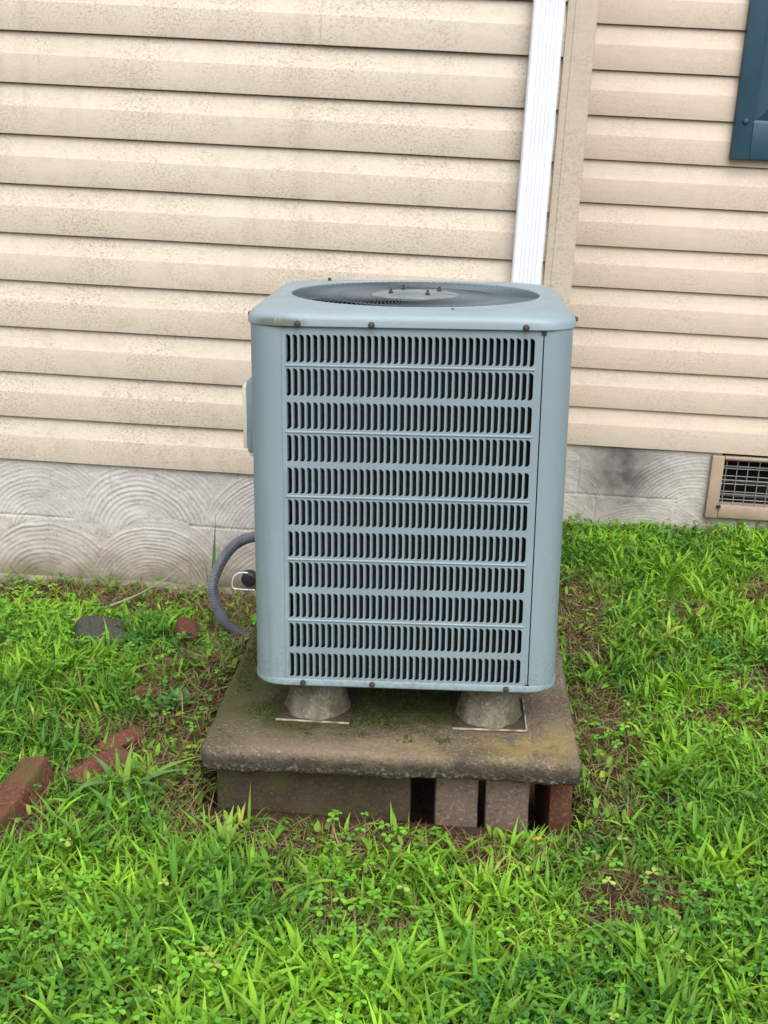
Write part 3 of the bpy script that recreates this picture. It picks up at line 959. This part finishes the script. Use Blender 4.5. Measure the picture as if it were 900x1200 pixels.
# ------------------------------------------------------------------ concrete pad and what carries it
PAD_C = Vector((-0.045, 2.420, 0.198)); PAD_ROT = (R(-0.6), R(-2.2), R(-0.6))
def rough_box(name, sx, sy, sz, bev, step, amp, m, parent=None, loc=(0, 0, 0), rot=(0, 0, 0), seed=0.0, zoff=0.0):
    """rounded block with an uneven surface, top at z = zoff"""
    n = [max(1, round(q / step)) for q in (sx, sy, sz)]
    bm = bmesh.new()
    key = {}
    def vert(i, j, k):
        if (i, j, k) not in key:
            p = Vector(((i / n[0] - .5) * sx, (j / n[1] - .5) * sy, (k / n[2] - .5) * sz))
            h = Vector((sx / 2 - bev, sy / 2 - bev, sz / 2 - bev))
            q = Vector([max(-h[a], min(h[a], p[a])) for a in range(3)])
            d = p - q
            if d.length > 1e-9:
                nr = d.normalized()
                p = q + nr * bev
            else: nr = Vector((0, 0, 1))
            e = mnoise.noise(p * 22 + Vector((seed, 0, 0))) + 0.5 * mnoise.noise(p * 60 + Vector((0, seed, 0))) + 0.9 * mnoise.noise(p * 7 + Vector((0, 0, seed)))
            p = p + nr * (e * amp)
            p.z += zoff - sz / 2
            key[(i, j, k)] = bm.verts.new(p)
        return key[(i, j, k)]
    def face(ax, side_):
        b, c = [q for q in range(3) if q != ax]
        for u in range(n[b]):
            for w_ in range(n[c]):
                ids = []
                for du, dw in ((0, 0), (1, 0), (1, 1), (0, 1)):
                    t = [0, 0, 0]; t[ax] = n[ax] if side_ else 0; t[b] = u + du; t[c] = w_ + dw
                    ids.append(vert(*t))
                bm.faces.new(ids)
    for ax in range(3):
        face(ax, 0); face(ax, 1)
    return bm_obj(name, bm, m, parent, True, loc, rot)
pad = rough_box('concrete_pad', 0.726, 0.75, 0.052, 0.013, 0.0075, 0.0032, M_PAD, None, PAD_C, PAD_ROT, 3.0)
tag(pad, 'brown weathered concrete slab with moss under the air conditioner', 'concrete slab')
bz = 0.135
def support(name, x0, x1, y0, dep, z0, z1, m, label, cat, seed, rz=0.0, bev=0.006, amp=0.0016):
    o = rough_box(name, x1 - x0, dep, z1 - z0, bev, 0.011, amp, m, None, ((x0 + x1) / 2, y0 + dep / 2, z1), (0, R(-2.0), rz), seed)
    return tag(o, label, cat)
support('concrete_block', -0.390, -0.005, 2.098, 0.30, -0.02, 0.1385, M_BLOCK, 'long brown concrete block under the left front of the slab', 'concrete block', 1.0)
support('brick', 0.042, 0.126, 2.088, 0.19, -0.03, 0.1445, M_BRICKBR, 'brown brick under the slab, left of the two narrow ones standing together', 'brick', 2.0, R(1))
support('brick', 0.143, 0.228, 2.080, 0.19, -0.03, 0.1480, M_BRICKBR, 'brown brick under the slab, right of the two narrow ones standing together', 'brick', 5.0, R(-1.5))
support('brick', 0.262, 0.310, 2.125, 0.19, -0.03, 0.1490, M_BRICKRED, 'red brick under the right front corner of the slab', 'brick', 7.0, R(4))

# risers
def to_world_pad(x, y, z):
    return Matrix.Translation(PAD_C) @ (Matrix.Rotation(PAD_ROT[2], 4, 'Z') @ Matrix.Rotation(PAD_ROT[1], 4, 'Y') @ Matrix.Rotation(PAD_ROT[0], 4, 'X')) @ Vector((x, y, z))
def riser(x, y, label, seed, rims=(0, 1, 2, 3)):
    p = to_world_pad(x, y, 0.0)
    e = empty('riser_foot', p, (PAD_ROT[0], PAD_ROT[1], R(seed * 3 - 4)))
    tag(e, label, 'riser', 'cone shaped feet under the air conditioner')
    n = 36
    prof = [(0.0, 0.063), (0.006, 0.0625), (0.02, 0.061), (0.045, 0.057), (0.070, 0.051), (0.088, 0.044), (0.098, 0.036)]
    v, f = [], []
    for z, r in prof:
        for k in range(n):
            a = 2 * math.pi * k / n
            rr = r + 0.0060 * mnoise.noise(Vector((math.cos(a) * 2.2, math.sin(a) * 2.2, z * 26 + seed * 5))) + 0.003 * mnoise.noise(Vector((math.cos(a) * 6, math.sin(a) * 6, z * 80 + seed * 5)))
            if z < 0.03 and k % 9 == 0: rr += 0.004 * (1 - z / 0.03)      # small gusset at the foot
            v.append((rr * math.cos(a), rr * math.sin(a), z + 0.003))
    for i in range(len(prof) - 1):
        for k in range(n):
            f.append((i * n + k, i * n + (k + 1) % n, (i + 1) * n + (k + 1) % n, (i + 1) * n + k))
    f.append(tuple((len(prof) - 1) * n + k for k in range(n)))
    obj('cone', v, f, M_RISER, e, True)
    q = 0.074
    box('base_plate', -q, q, -q, q, -0.002, 0.0028, M_BLOCK, e)
    for a_ in rims:
        box('plate_rim', -q, q, -q, -q + 0.003, 0.003, 0.0055, M_PLATE, e, rot=(0, 0, a_ * math.pi / 2))
    return e
riser(-0.158, -0.185, 'grey cone foot on the mossy left front of the slab', 0.5, (0,))
riser(0.192, -0.190, 'grey cone foot with a pale square plate at the right front of the slab', 1.4, (0, 1))
riser(-0.158, 0.165, 'grey cone foot hidden at the left back of the slab', 2.3)
riser(0.192, 0.165, 'grey cone foot hidden at the right back of the slab', 3.3)

# ------------------------------------------------------------------ conduit, capped pipe
ctrl = [(-0.22, 2.80, 0.30), (-0.33, 2.86, 0.335), (-0.452, 2.90, 0.318), (-0.515, 2.90, 0.268), (-0.550, 2.90, 0.172), (-0.521, 2.89, 0.092), (-0.465, 2.88, 0.055), (-0.38, 2.87, 0.035), (-0.28, 2.86, 0.02)]
pts = spline(ctrl, 620)
rad = [0.0132 + 0.0011 * math.sin(i * math.pi / 2.0) for i in range(len(pts))]
tag(tube('conduit', pts, rad, M_CONDUIT, None, 12), 'grey corrugated conduit looping out beside the air conditioner', 'conduit')
cp = empty('pipe_cap', (-0.512, D1 - 0.03, 0.062))
tag(cp, 'black capped pipe stub with a white wire bail on the foundation', 'pipe cap')
lathe('cap', [(0.020, 0), (0.022, 0.004), (0.022, 0.030), (0.017, 0.036), (0.004, 0.038)], M_BLACK, cp, 18, (0, 0.03, 0), (R(90), 0, 0))
tube('wire_bail', spline([(0.02, -0.012, -0.026), (-0.030, -0.013, -0.026), (-0.044, -0.013, -0.021), (-0.045, -0.013, -0.002), (-0.040, -0.013, 0.014), (-0.026, -0.013, 0.024), (0.0, -0.012, 0.026)], 40), 0.0020, M_WHITE, cp, 8)

# ------------------------------------------------------------------ loose bricks and stones in the grass
def chunk(name, dims, loc, rot, m, label, cat, seed, amp=0.004, bev=0.010, step=0.009):
    o = rough_box(name, *dims, bev, step, amp, m, None, loc, rot, seed, dims[2] / 2)
    return tag(o, label, cat)
chunk('brick', (0.062, 0.27, 0.085), (-0.762, 1.990, 0.048), (R(7), R(-16), R(-9)), M_BRICKRED, 'red brick sunk in the grass at the left edge, largest of the loose bricks', 'brick', 11, 0.004)
chunk('brick', (0.062, 0.150, 0.040), (-0.640, 2.170, 0.046), (R(2), R(14), R(-32)), M_BRICKRED, 'flat red brick piece in front, behind strap leaves', 'brick', 12, 0.004, 0.008, 0.007)
chunk('brick', (0.040, 0.105, 0.045), (-0.630, 2.285, 0.046), (R(4), R(20), R(-38)), M_BRICKRED, 'narrow red brick piece just behind the flat one', 'brick', 13, 0.004, 0.008, 0.007)
chunk('brick', (0.065, 0.10, 0.05), (-0.627, 2.515, 0.042), (R(-8), R(12), R(-25)), M_BRICKRED, 'broken red brick half hidden by a leafy weed', 'brick', 14, 0.006, 0.010, 0.007)
chunk('brick', (0.05, 0.08, 0.07), (-0.617, 2.885, 0.040), (R(14), R(10), R(20)), M_BRICKRED, 'small red brick piece standing near the conduit', 'brick', 15, 0.005, 0.009, 0.007)
chunk('stone', (0.125, 0.105, 0.075), (-0.826, 2.835, 0.036), (R(14), R(10), R(24)), M_STONE, 'dark green grey stone lying in the grass near the wall', 'stone', 16, 0.008, 0.016)
chunk('stone', (0.016, 0.014, 0.010), (0.598, 1.908, 0.060), (0.2, 0.3, 0.4), M_PLATE, 'tiny white pebble in the lawn on the right', 'stone', 17, 0.001, 0.004, 0.003)

# ------------------------------------------------------------------ lawn
PIX = CAM_Z
def bare(x, y):
    """0 = full lawn, 1 = bare soil"""
    b = np.zeros_like(x)
    for cx, cy, rx, ry, s in BARE:
        wob = 0.35 * (vnoise(x, y, 14, 21) - 0.5) + 0.3 * (vnoise(x, y, 34, 22) - 0.5)
        d = np.sqrt(((x - cx) / rx) ** 2 + ((y - cy) / ry) ** 2) + wob
        b = np.maximum(b, s * (1 - sstep(0.55, 1.1, d)))
    w = (1 - sstep(-0.35, -0.30, x)) * sstep(2.98, 3.10, y + 0.14 * (vnoise(x, y, 9, 4) - 0.5)) * (0.86 + 0.13 * sstep(-1.05, -0.8, x))
    return np.maximum(b, w)
BARE = [(-0.49, 2.50, 0.11, 0.45, 0.90), (-0.44, 2.10, 0.10, 0.14, 0.72), (-0.47, 2.95, 0.16, 0.22, 0.97), (-0.27, 1.97, 0.24, 0.07, 0.68), (0.02, 1.99, 0.35, 0.05, 0.68),
        (-0.17, 1.80, 0.12, 0.055, 0.6), (-0.08, 1.72, 0.15, 0.065, 0.68), (0.16, 1.93, 0.09, 0.05, 0.8), (0.43, 2.50, 0.10, 0.28, 0.78), (0.41, 2.22, 0.08, 0.18, 0.55), (0.42, 3.12, 0.10, 0.35, 0.95),
        (0.735, 3.21, 0.085, 0.06, 0.97), (0.43, 1.88, 0.13, 0.08, 0.88), (0.34, 1.80, 0.06, 0.05, 0.7), (0.86, 2.76, 0.15, 0.11, 0.8), (0.70, 2.55, 0.16, 0.10, 0.45), (1.05, 3.35, 0.16, 0.12, 0.85), (0.98, 3.15, 0.08, 0.06, 0.7),
        (-0.66, 2.16, 0.07, 0.08, 0.8), (-0.60, 2.32, 0.09, 0.11, 0.8), (-0.58, 2.52, 0.08, 0.10, 0.75), (-0.71, 1.95, 0.04, 0.10, 0.8), (-0.70, 2.33, 0.10, 0.06, 0.6), (-0.63, 2.60, 0.09, 0.10, 0.5), (-0.60, 2.72, 0.08, 0.08, 0.8), (-0.80, 2.55, 0.05, 0.04, 0.6)]
BLOCKED = [(-0.762, 1.995, 0.036, 0.13), (-0.640, 2.170, 0.040, 0.05), (-0.630, 2.285, 0.025, 0.035), (-0.627, 2.515, 0.03, 0.04), (-0.617, 2.885, 0.025, 0.035), (-0.826, 2.835, 0.056, 0.046)]
def free(x, y, mg=0.0):
    ok = ~((x > -0.418 - mg) & (x < 0.328 + mg) & (y > 2.035 - mg) & (y < 2.81))
    ok &= ~((x < 0.345) & (y > D1 - 0.035)) & (y < D2 - 0.012)
    for cx, cy, rx, ry in BLOCKED:
        ok &= ((x - cx) / rx) ** 2 + ((y - cy) / ry) ** 2 > 1
    return ok
def scatter(n, dens, mg=0.0, xr=(-2.0, 2.0), yr=(1.0, 3.85)):
    """n points, more of them where the photograph looks"""
    out = []
    tot = 0
    while tot < n:
        m_ = n * 2
        y = rng.uniform(*yr, m_)
        half = 0.30 + 0.33 * y
        x = rng.normal(0, 1, m_) * 0.0 + rng.uniform(-1, 1, m_) * half * 1.12
        far = rng.random(m_) < 0.18
        x = np.where(far, rng.uniform(*xr, m_), x)
        keep = (rng.random(m_) < dens(x, y)) & free(x, y, mg) & (rng.random(m_) < (half / 1.57))
        p = np.stack([x[keep], y[keep]], -1)
        out.append(p); tot += len(p)
    return np.concatenate(out)[:n]

def blades(base, az_, length, width, tilt, bend, col, segs=4, fold=0.25, tipw=0.0, twist=None, wmid=0.5):
    """ribbons with a folded middle; returns verts, tris, colours. all inputs numpy, base (N,3), col (N,3)"""
    N = len(base)
    S = segs
    t = np.linspace(0, 1, S + 1)
    ang = tilt[:, None] + bend[:, None] * t[None, :] ** 1.2
    ds_ = length[:, None] / S
    am = (ang[:, :-1] + ang[:, 1:]) / 2
    hx = np.concatenate([np.zeros((N, 1)), np.cumsum(np.sin(am) * ds_, 1)], 1)
    hz = np.concatenate([np.zeros((N, 1)), np.cumsum(np.cos(am) * ds_, 1)], 1)
    ca, sa = np.cos(az_), np.sin(az_)
    tw = (twist if twist is not None else np.zeros(N))[:, None] * t[None, :]
    P = np.stack([base[:, None, 0] + hx * ca[:, None], base[:, None, 1] + hx * sa[:, None], base[:, None, 2] + hz], -1)
    # side and up vectors
    side_ = np.stack([-sa[:, None] * np.cos(tw), ca[:, None] * np.cos(tw), np.sin(tw)], -1)
    nrm = np.stack([-np.cos(ang) * ca[:, None], -np.cos(ang) * sa[:, None], np.sin(ang)], -1)
    prof = (0.55 + 0.45 * np.sin(np.pi * np.clip(t / (2 * wmid), 0, 1))) * (1 - np.clip((t - wmid) / (1 - wmid), 0, 1) ** 1.8)
    prof[-1] = 0.02
    w_ = width[:, None] * prof[None, :] * 0.5
    L_ = P - side_ * w_[..., None] + nrm * (w_ * fold)[..., None]
    Rr = P + side_ * w_[..., None] + nrm * (w_ * fold)[..., None]
    V = np.stack([L_, P, Rr], 2).reshape(N, -1, 3)          # (N, (S+1)*3, 3)
    K = (S + 1) * 3
    tri = []
    for s in range(S):
        a = s * 3
        for c in (0, 1):
            tri += [(a + c, a + c + 1, a + c + 4), (a + c, a + c + 4, a + c + 3)]
    tri = np.array(tri)
    T = (np.arange(N) * K)[:, None, None] + tri[None]
    shade = np.ones((N, S + 1, 3))
    colv = (col[:, None, None, :] * np.ones((1, S + 1, 3, 1)))
    # midrib paler, base of the blade paler and yellower: pigment of the leaf
    colv[:, :, 1, :] *= np.array([1.12, 1.08, 1.05])
    colv[:, 0, :, :] = colv[:, 0, :, :] * 0.5 + 0.5 * np.array([0.22, 0.24, 0.07])
    colv = colv.reshape(N * K, 3)
    colv = np.concatenate([colv, np.ones((N * K, 1))], 1)
    return V.reshape(-1, 3), T.reshape(-1, 3), colv

def merge(parts):
    vs_, ts_, cs_, off = [], [], [], 0
    for v_, t_, c_ in parts:
        vs_.append(v_); ts_.append(t_ + off); cs_.append(c_); off += len(v_)
    return np.concatenate(vs_), np.concatenate(ts_), np.concatenate(cs_)

def green(n, x, y, bright=1.0):
    """leaf colours: yellow green to blue green, in drifts"""
    k = np.clip(vnoise(x, y, 4.5, 31) * 0.6 + vnoise(x, y, 17, 32) * 0.3 + rng.random(n) * 0.5 - 0.22, 0, 1)[:, None]
    a = np.array([0.030, 0.115, 0.020]); b = np.array([0.215, 0.425, 0.026]); c_ = np.array([0.30, 0.36, 0.06])
    col = a * (1 - k) + b * k
    y_ = (rng.random(n) < 0.025)[:, None]
    col = np.where(y_, c_, col)
    return col * bright * rng.uniform(0.8, 1.15, (n, 1))

def tufts(n, kmin, kmax, lmin, lmax, wmin, wmax, dens, spread, tl=(0.1, 0.9), bd=(0.2, 1.4), bright=1.0, segs=4):
    p = scatter(n, dens)
    k = rng.integers(kmin, kmax + 1, n)
    idx = np.repeat(np.arange(n), k)
    N = len(idx)
    vig = rng.uniform(0.65, 1.2, n) * (0.75 + 0.5 * vnoise(p[:, 0], p[:, 1], 5, 41))
    vig *= 1 - 0.62 * bare(p[:, 0], p[:, 1])
    bx = p[idx, 0] + rng.normal(0, spread, N); by = p[idx, 1] + rng.normal(0, spread, N)
    ok = free(bx, by, 0.0)
    bx, by, idx = bx[ok], by[ok], idx[ok]; N = len(idx)
    base = np.stack([bx, by, ground_h(bx, by) - 0.004], -1)
    L = rng.uniform(lmin, lmax, N) * vig[idx]
    W = rng.uniform(wmin, wmax, N) * np.clip(vig[idx], 0.7, 1.1)
    col = green(n, p[:, 0], p[:, 1], bright)[idx] * rng.uniform(0.85, 1.15, (N, 1))
    return blades(base, rng.uniform(0, 2 * math.pi, N), L, W, rng.uniform(*tl, N), rng.uniform(*bd, N), col, segs, 0.35, 0, rng.normal(0, 0.5, N), 0.42)

lawn = lambda x, y: np.clip(1 - 1.0 * bare(x, y), 0.0, 1) * (0.55 + 0.6 * vnoise(x, y, 6, 51))
parts = [
    tufts(12500, 4, 7, 0.028, 0.070, 0.0040, 0.0086, lawn, 0.010, (0.15, 1.05), (0.3, 1.9), 1.0),
    tufts(1000, 3, 6, 0.045, 0.095, 0.0070, 0.0120, lambda x, y: lawn(x, y) * (0.08 + 0.92 * sstep(1.95, 1.6, y)), 0.012, (0.05, 0.8), (0.3, 1.5), 1.1, 6),
    tufts(1000, 4, 7, 0.055, 0.10, 0.0065, 0.0110, lawn, 0.008, (0.05, 0.7), (0.4, 1.8), 1.08, 5),
    tufts(9000, 2, 4, 0.025, 0.075, 0.0018, 0.0036, lambda x, y: np.clip(1 - 0.8 * bare(x, y), 0.05, 1), 0.010, (0.05, 0.9), (0.1, 1.3), 0.95, 3),
]
gv, gt, gc = merge(parts)
tag(big_mesh('grass', gv, gt, M_GRASS, gc), 'bright green coarse lawn grass all round the slab', 'grass', kind='stuff')

# clover and small round leaved weeds
def clovers(n, dens, size=(0.006, 0.011), high=(0.015, 0.05)):
    p = scatter(n, dens)
    x, y = p[:, 0], p[:, 1]
    h = rng.uniform(*high, n)
    bz_ = ground_h(x, y)
    lean = rng.uniform(0, 0.5, n); la = rng.uniform(0, 2 * math.pi, n)
    top = np.stack([x + np.cos(la) * h * lean, y + np.sin(la) * h * lean, bz_ + h], -1)
    col = green(n, x, y, 1.05) * np.array([0.85, 1.0, 1.3])
    sz = rng.uniform(*size, n)
    parts = []
    # leaflet: heart shaped fan of 7 points round a centre
    prof = [(0, 0), (0.55, -0.42), (1.0, -0.52), (1.32, -0.28), (1.2, 0.0), (1.32, 0.28), (1.0, 0.52), (0.55, 0.42)]
    rot0 = rng.uniform(0, 2 * math.pi, n)
    for k in range(3):
        a = rot0 + k * 2 * math.pi / 3 + rng.normal(0, 0.1, n)
        dip = rng.uniform(-0.15, 0.45, n)
        V = np.zeros((n, 8, 3))
        for j, (u, w_) in enumerate(prof):
            r_ = u * sz; s_ = w_ * sz * 1.05
            V[:, j, 0] = top[:, 0] + np.cos(a) * r_ - np.sin(a) * s_
            V[:, j, 1] = top[:, 1] + np.sin(a) * r_ + np.cos(a) * s_
            V[:, j, 2] = top[:, 2] - dip * r_ + np.abs(s_) * 0.35
        tri = np.array([(0, j, j + 1) for j in range(1, 7)])
        T = (np.arange(n) * 8)[:, None, None] + tri[None]
        c_ = np.concatenate([np.repeat(col * rng.uniform(.9, 1.1, (n, 1)), 8, 0), np.ones((n * 8, 1))], 1)
        parts.append((V.reshape(-1, 3), T.reshape(-1, 3), c_))
    st = blades(np.stack([x, y, bz_ - 0.003], -1), la, h * 1.08, np.full(n, 0.0016), np.arctan(lean) * 0.9, np.zeros(n), col * 0.8, 2, 0.3)
    parts.append(st)
    return merge(parts)
cden = lambda x, y: np.clip(0.10 + 1.6 * (vnoise(x, y, 3.2, 61) - 0.42) + 0.5 * sstep(2.1, 1.7, y), 0.02, 1) * (1 - 0.6 * bare(x, y))
cv, ct, cc_ = clovers(4600, cden)
tag(big_mesh('clover', cv, ct, M_CLOVER, cc_), 'small three leaved clover scattered through the lawn', 'clover', kind='stuff')
# soft oval weed leaves low in the grass
n = 9000
p = scatter(n, lambda x, y: np.clip(0.25 + 1.3 * (vnoise(x, y, 4, 71) - 0.4), 0.05, 1) * (1 - 0.55 * bare(x, y)))
bs = np.stack([p[:, 0], p[:, 1], ground_h(p[:, 0], p[:, 1]) + rng.uniform(0, 0.018, n)], -1)
wv, wt, wc = blades(bs, rng.uniform(0, 2 * math.pi, n), rng.uniform(0.014, 0.034, n), rng.uniform(0.007, 0.014, n), rng.uniform(0.5, 1.3, n), rng.uniform(0, 0.7, n), green(n, p[:, 0], p[:, 1], 0.8), 3, 0.3, 0, rng.normal(0, 0.3, n), 0.5)
tag(big_mesh('low_weeds', wv, wt, M_CLOVER, wc), 'low oval weed leaves filling the lawn', 'weeds', kind='stuff')

# dead straw and thatch
n = 20000
p = scatter(n, lambda x, y: np.clip(0.06 + 0.95 * bare(x, y), 0, 1) * (0.3 + 0.9 * vnoise(x, y, 8, 81)))
bs = np.stack([p[:, 0], p[:, 1], ground_h(p[:, 0], p[:, 1]) + rng.uniform(-0.002, 0.010, n)], -1)
k = rng.random((n, 1))
k = k ** 1.6
dead = np.array([0.070, 0.045, 0.025]) * (1 - k) + np.array([0.25, 0.185, 0.10]) * k
gr = (rng.random(n) < 0.25)[:, None]
dead = np.where(gr, np.array([0.13, 0.15, 0.05]), dead)
sv, stt, sc = blades(bs, rng.uniform(0, 2 * math.pi, n), rng.uniform(0.02, 0.075, n), rng.uniform(0.0012, 0.0032, n), rng.uniform(0.9, 1.55, n), rng.normal(0.15, 0.45, n), dead, 3, 0.2, 0, rng.normal(0, 1.0, n), 0.5)
tag(big_mesh('dead_straw', sv, stt, M_STRAW, sc), 'brown dead grass straw lying on the bare soil', 'straw', kind='stuff')

# moss tufts on the slab, coloured dark to add shade under the unit too
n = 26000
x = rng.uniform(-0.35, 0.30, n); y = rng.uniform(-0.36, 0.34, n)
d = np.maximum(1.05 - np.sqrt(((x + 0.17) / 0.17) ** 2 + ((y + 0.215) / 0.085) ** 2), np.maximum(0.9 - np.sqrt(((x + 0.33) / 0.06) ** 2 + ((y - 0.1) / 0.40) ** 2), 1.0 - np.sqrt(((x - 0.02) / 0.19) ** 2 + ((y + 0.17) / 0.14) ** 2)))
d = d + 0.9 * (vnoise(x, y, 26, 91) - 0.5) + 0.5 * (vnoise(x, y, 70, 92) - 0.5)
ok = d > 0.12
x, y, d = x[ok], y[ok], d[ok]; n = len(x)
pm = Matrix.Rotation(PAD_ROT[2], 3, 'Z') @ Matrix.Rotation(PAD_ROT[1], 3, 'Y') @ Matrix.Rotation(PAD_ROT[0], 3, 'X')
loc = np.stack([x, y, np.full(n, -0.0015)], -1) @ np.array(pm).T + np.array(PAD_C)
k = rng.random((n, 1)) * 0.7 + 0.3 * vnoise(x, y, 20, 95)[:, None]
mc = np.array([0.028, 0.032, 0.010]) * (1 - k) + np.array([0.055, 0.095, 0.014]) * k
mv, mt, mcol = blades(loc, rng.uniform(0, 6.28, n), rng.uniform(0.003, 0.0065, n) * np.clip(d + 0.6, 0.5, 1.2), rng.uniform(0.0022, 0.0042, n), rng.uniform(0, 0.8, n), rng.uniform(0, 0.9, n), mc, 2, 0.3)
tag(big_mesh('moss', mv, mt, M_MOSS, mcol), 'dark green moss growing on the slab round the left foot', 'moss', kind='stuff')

# ------------------------------------------------------------------ single plants
def plant(name, label, cat, loc, leaves, m=None, group=None):
    """leaves: list of (azimuth, length, width, tilt, bend, twist, colour, dx, dy)"""
    e = empty(name, loc)
    tag(e, label, cat, group)
    for a, L, W, tl, bd, tw, col, dx, dy in leaves:
        v_, t_, c_ = blades(np.array([[dx, dy, 0.0]]), np.array([a]), np.array([L]), np.array([W]), np.array([tl]), np.array([bd]), np.array([col]), 8, 0.3, 0, np.array([tw]), 0.4)
        o = big_mesh('leaf', v_, t_, m or M_GRASS, c_)
        o.parent = e
    return e
gz = lambda x, y: float(ground_h(np.array([x]), np.array([y]))[0])
G1, G2, G3 = (0.075, 0.17, 0.05), (0.15, 0.26, 0.045), (0.10, 0.20, 0.07)
plant('grass_clump', 'tall thin grass clump growing up against the foundation beside the conduit', 'grass clump', (-0.605, 3.195, gz(-0.605, 3.195)),
      [(R(80), 0.27, 0.011, 0.05, 0.05, 0.3, G1, 0, 0), (R(170), 0.16, 0.009, 0.12, 0.1, 0.2, G2, -0.006, 0), (R(20), 0.20, 0.010, 0.03, 0.12, 0.5, G1, 0.006, -0.004), (R(200), 0.11, 0.008, 0.35, 0.5, 0, G2, 0, 0), (R(-60), 0.09, 0.008, 0.4, 0.6, 0, (0.24, 0.19, 0.09), 0.004, 0)])
plant('strap_leaf_weed', 'weed with long arching strap leaves in front of the flat red brick', 'weed', (-0.575, 2.105, gz(-0.575, 2.105)),
      [(R(-70), 0.135, 0.021, 0.75, 1.0, 0.1, G3, 0, 0), (R(-125), 0.150, 0.019, 0.55, 1.5, -0.2, G3, -0.006, 0), (R(0), 0.15, 0.018, 0.7, 0.9, 0.1, G3, 0.01, 0), (R(15), 0.17, 0.016, 0.85, 0.6, 0, G2, 0.01, 0.01), (R(150), 0.11, 0.016, 0.6, 0.8, 0.2, G3, -0.01, 0.005), (R(-30), 0.12, 0.015, 0.5, 1.4, 0.1, G1, 0.008, -0.005), (R(85), 0.10, 0.014, 0.3, 0.4, 0, G2, 0, 0.01)])
lv_ = []
for k in range(26):
    a = random.uniform(0, 6.28); r_ = random.uniform(0, 0.045)
    lv_.append((a, random.uniform(0.03, 0.052), random.uniform(0.014, 0.022), random.uniform(0.5, 1.2), random.uniform(0, 0.7), random.uniform(-.3, .3), random.choice([(0.05, 0.13, 0.035), (0.07, 0.17, 0.04), (0.10, 0.20, 0.05)]), r_ * math.cos(a * 3.1), r_ * math.sin(a * 3.1)))
e = plant('leafy_weed', 'leafy dark green broadleaf weed between the bricks and the slab', 'weed', (-0.548, 2.455, gz(-0.548, 2.455) + 0.012), lv_, M_CLOVER)
lv_ = []
for k in range(9):
    a = k * 0.75
    lv_.append((a, random.uniform(0.05, 0.085), random.uniform(0.012, 0.018), random.uniform(0.15, 0.7), random.uniform(0.1, 0.9), random.uniform(-.3, .3), (0.17, 0.30, 0.05), 0.006 * math.cos(a), 0.006 * math.sin(a)))
plant('leafy_weed', 'bright yellow green weed sprout in front of the slab, left corner', 'weed', (-0.345, 1.955, gz(-0.345, 1.955)), lv_)
plant('grass_clump', 'single upright blade clump in front of the long concrete block', 'grass clump', (-0.31, 2.02, gz(-0.31, 2.02)),
      [(R(90), 0.095, 0.006, 0.05, 0.2, 0.2, G2, 0, 0), (R(10), 0.06, 0.006, 0.3, 0.6, 0.2, G2, 0.004, 0)])
# loose stem leaning on the footing, fallen leaf
tag(tube('dry_stem', spline([(-0.86, 3.03, 0.045), (-0.80, 3.10, 0.055), (-0.75, 3.19, 0.065), (-0.715, 3.25, 0.085)], 20), [0.0038 - 0.0024 * i / 20 for i in range(21)], simple('pale_dry_stem', (0.22, 0.23, 0.15), (0.17, 0.17, 0.11), 20, 0.7), None, 7), 'pale dry stem leaning on the foundation footing', 'stem')
plant('fallen_leaf', 'small yellow fallen leaf in front of the narrow bricks', 'leaf', (0.232, 2.005, gz(0.232, 2.005) + 0.025), [(0.3, 0.022, 0.010, 1.4, 0.3, 0.2, (0.45, 0.25, 0.03), 0, 0)], M_STRAW)
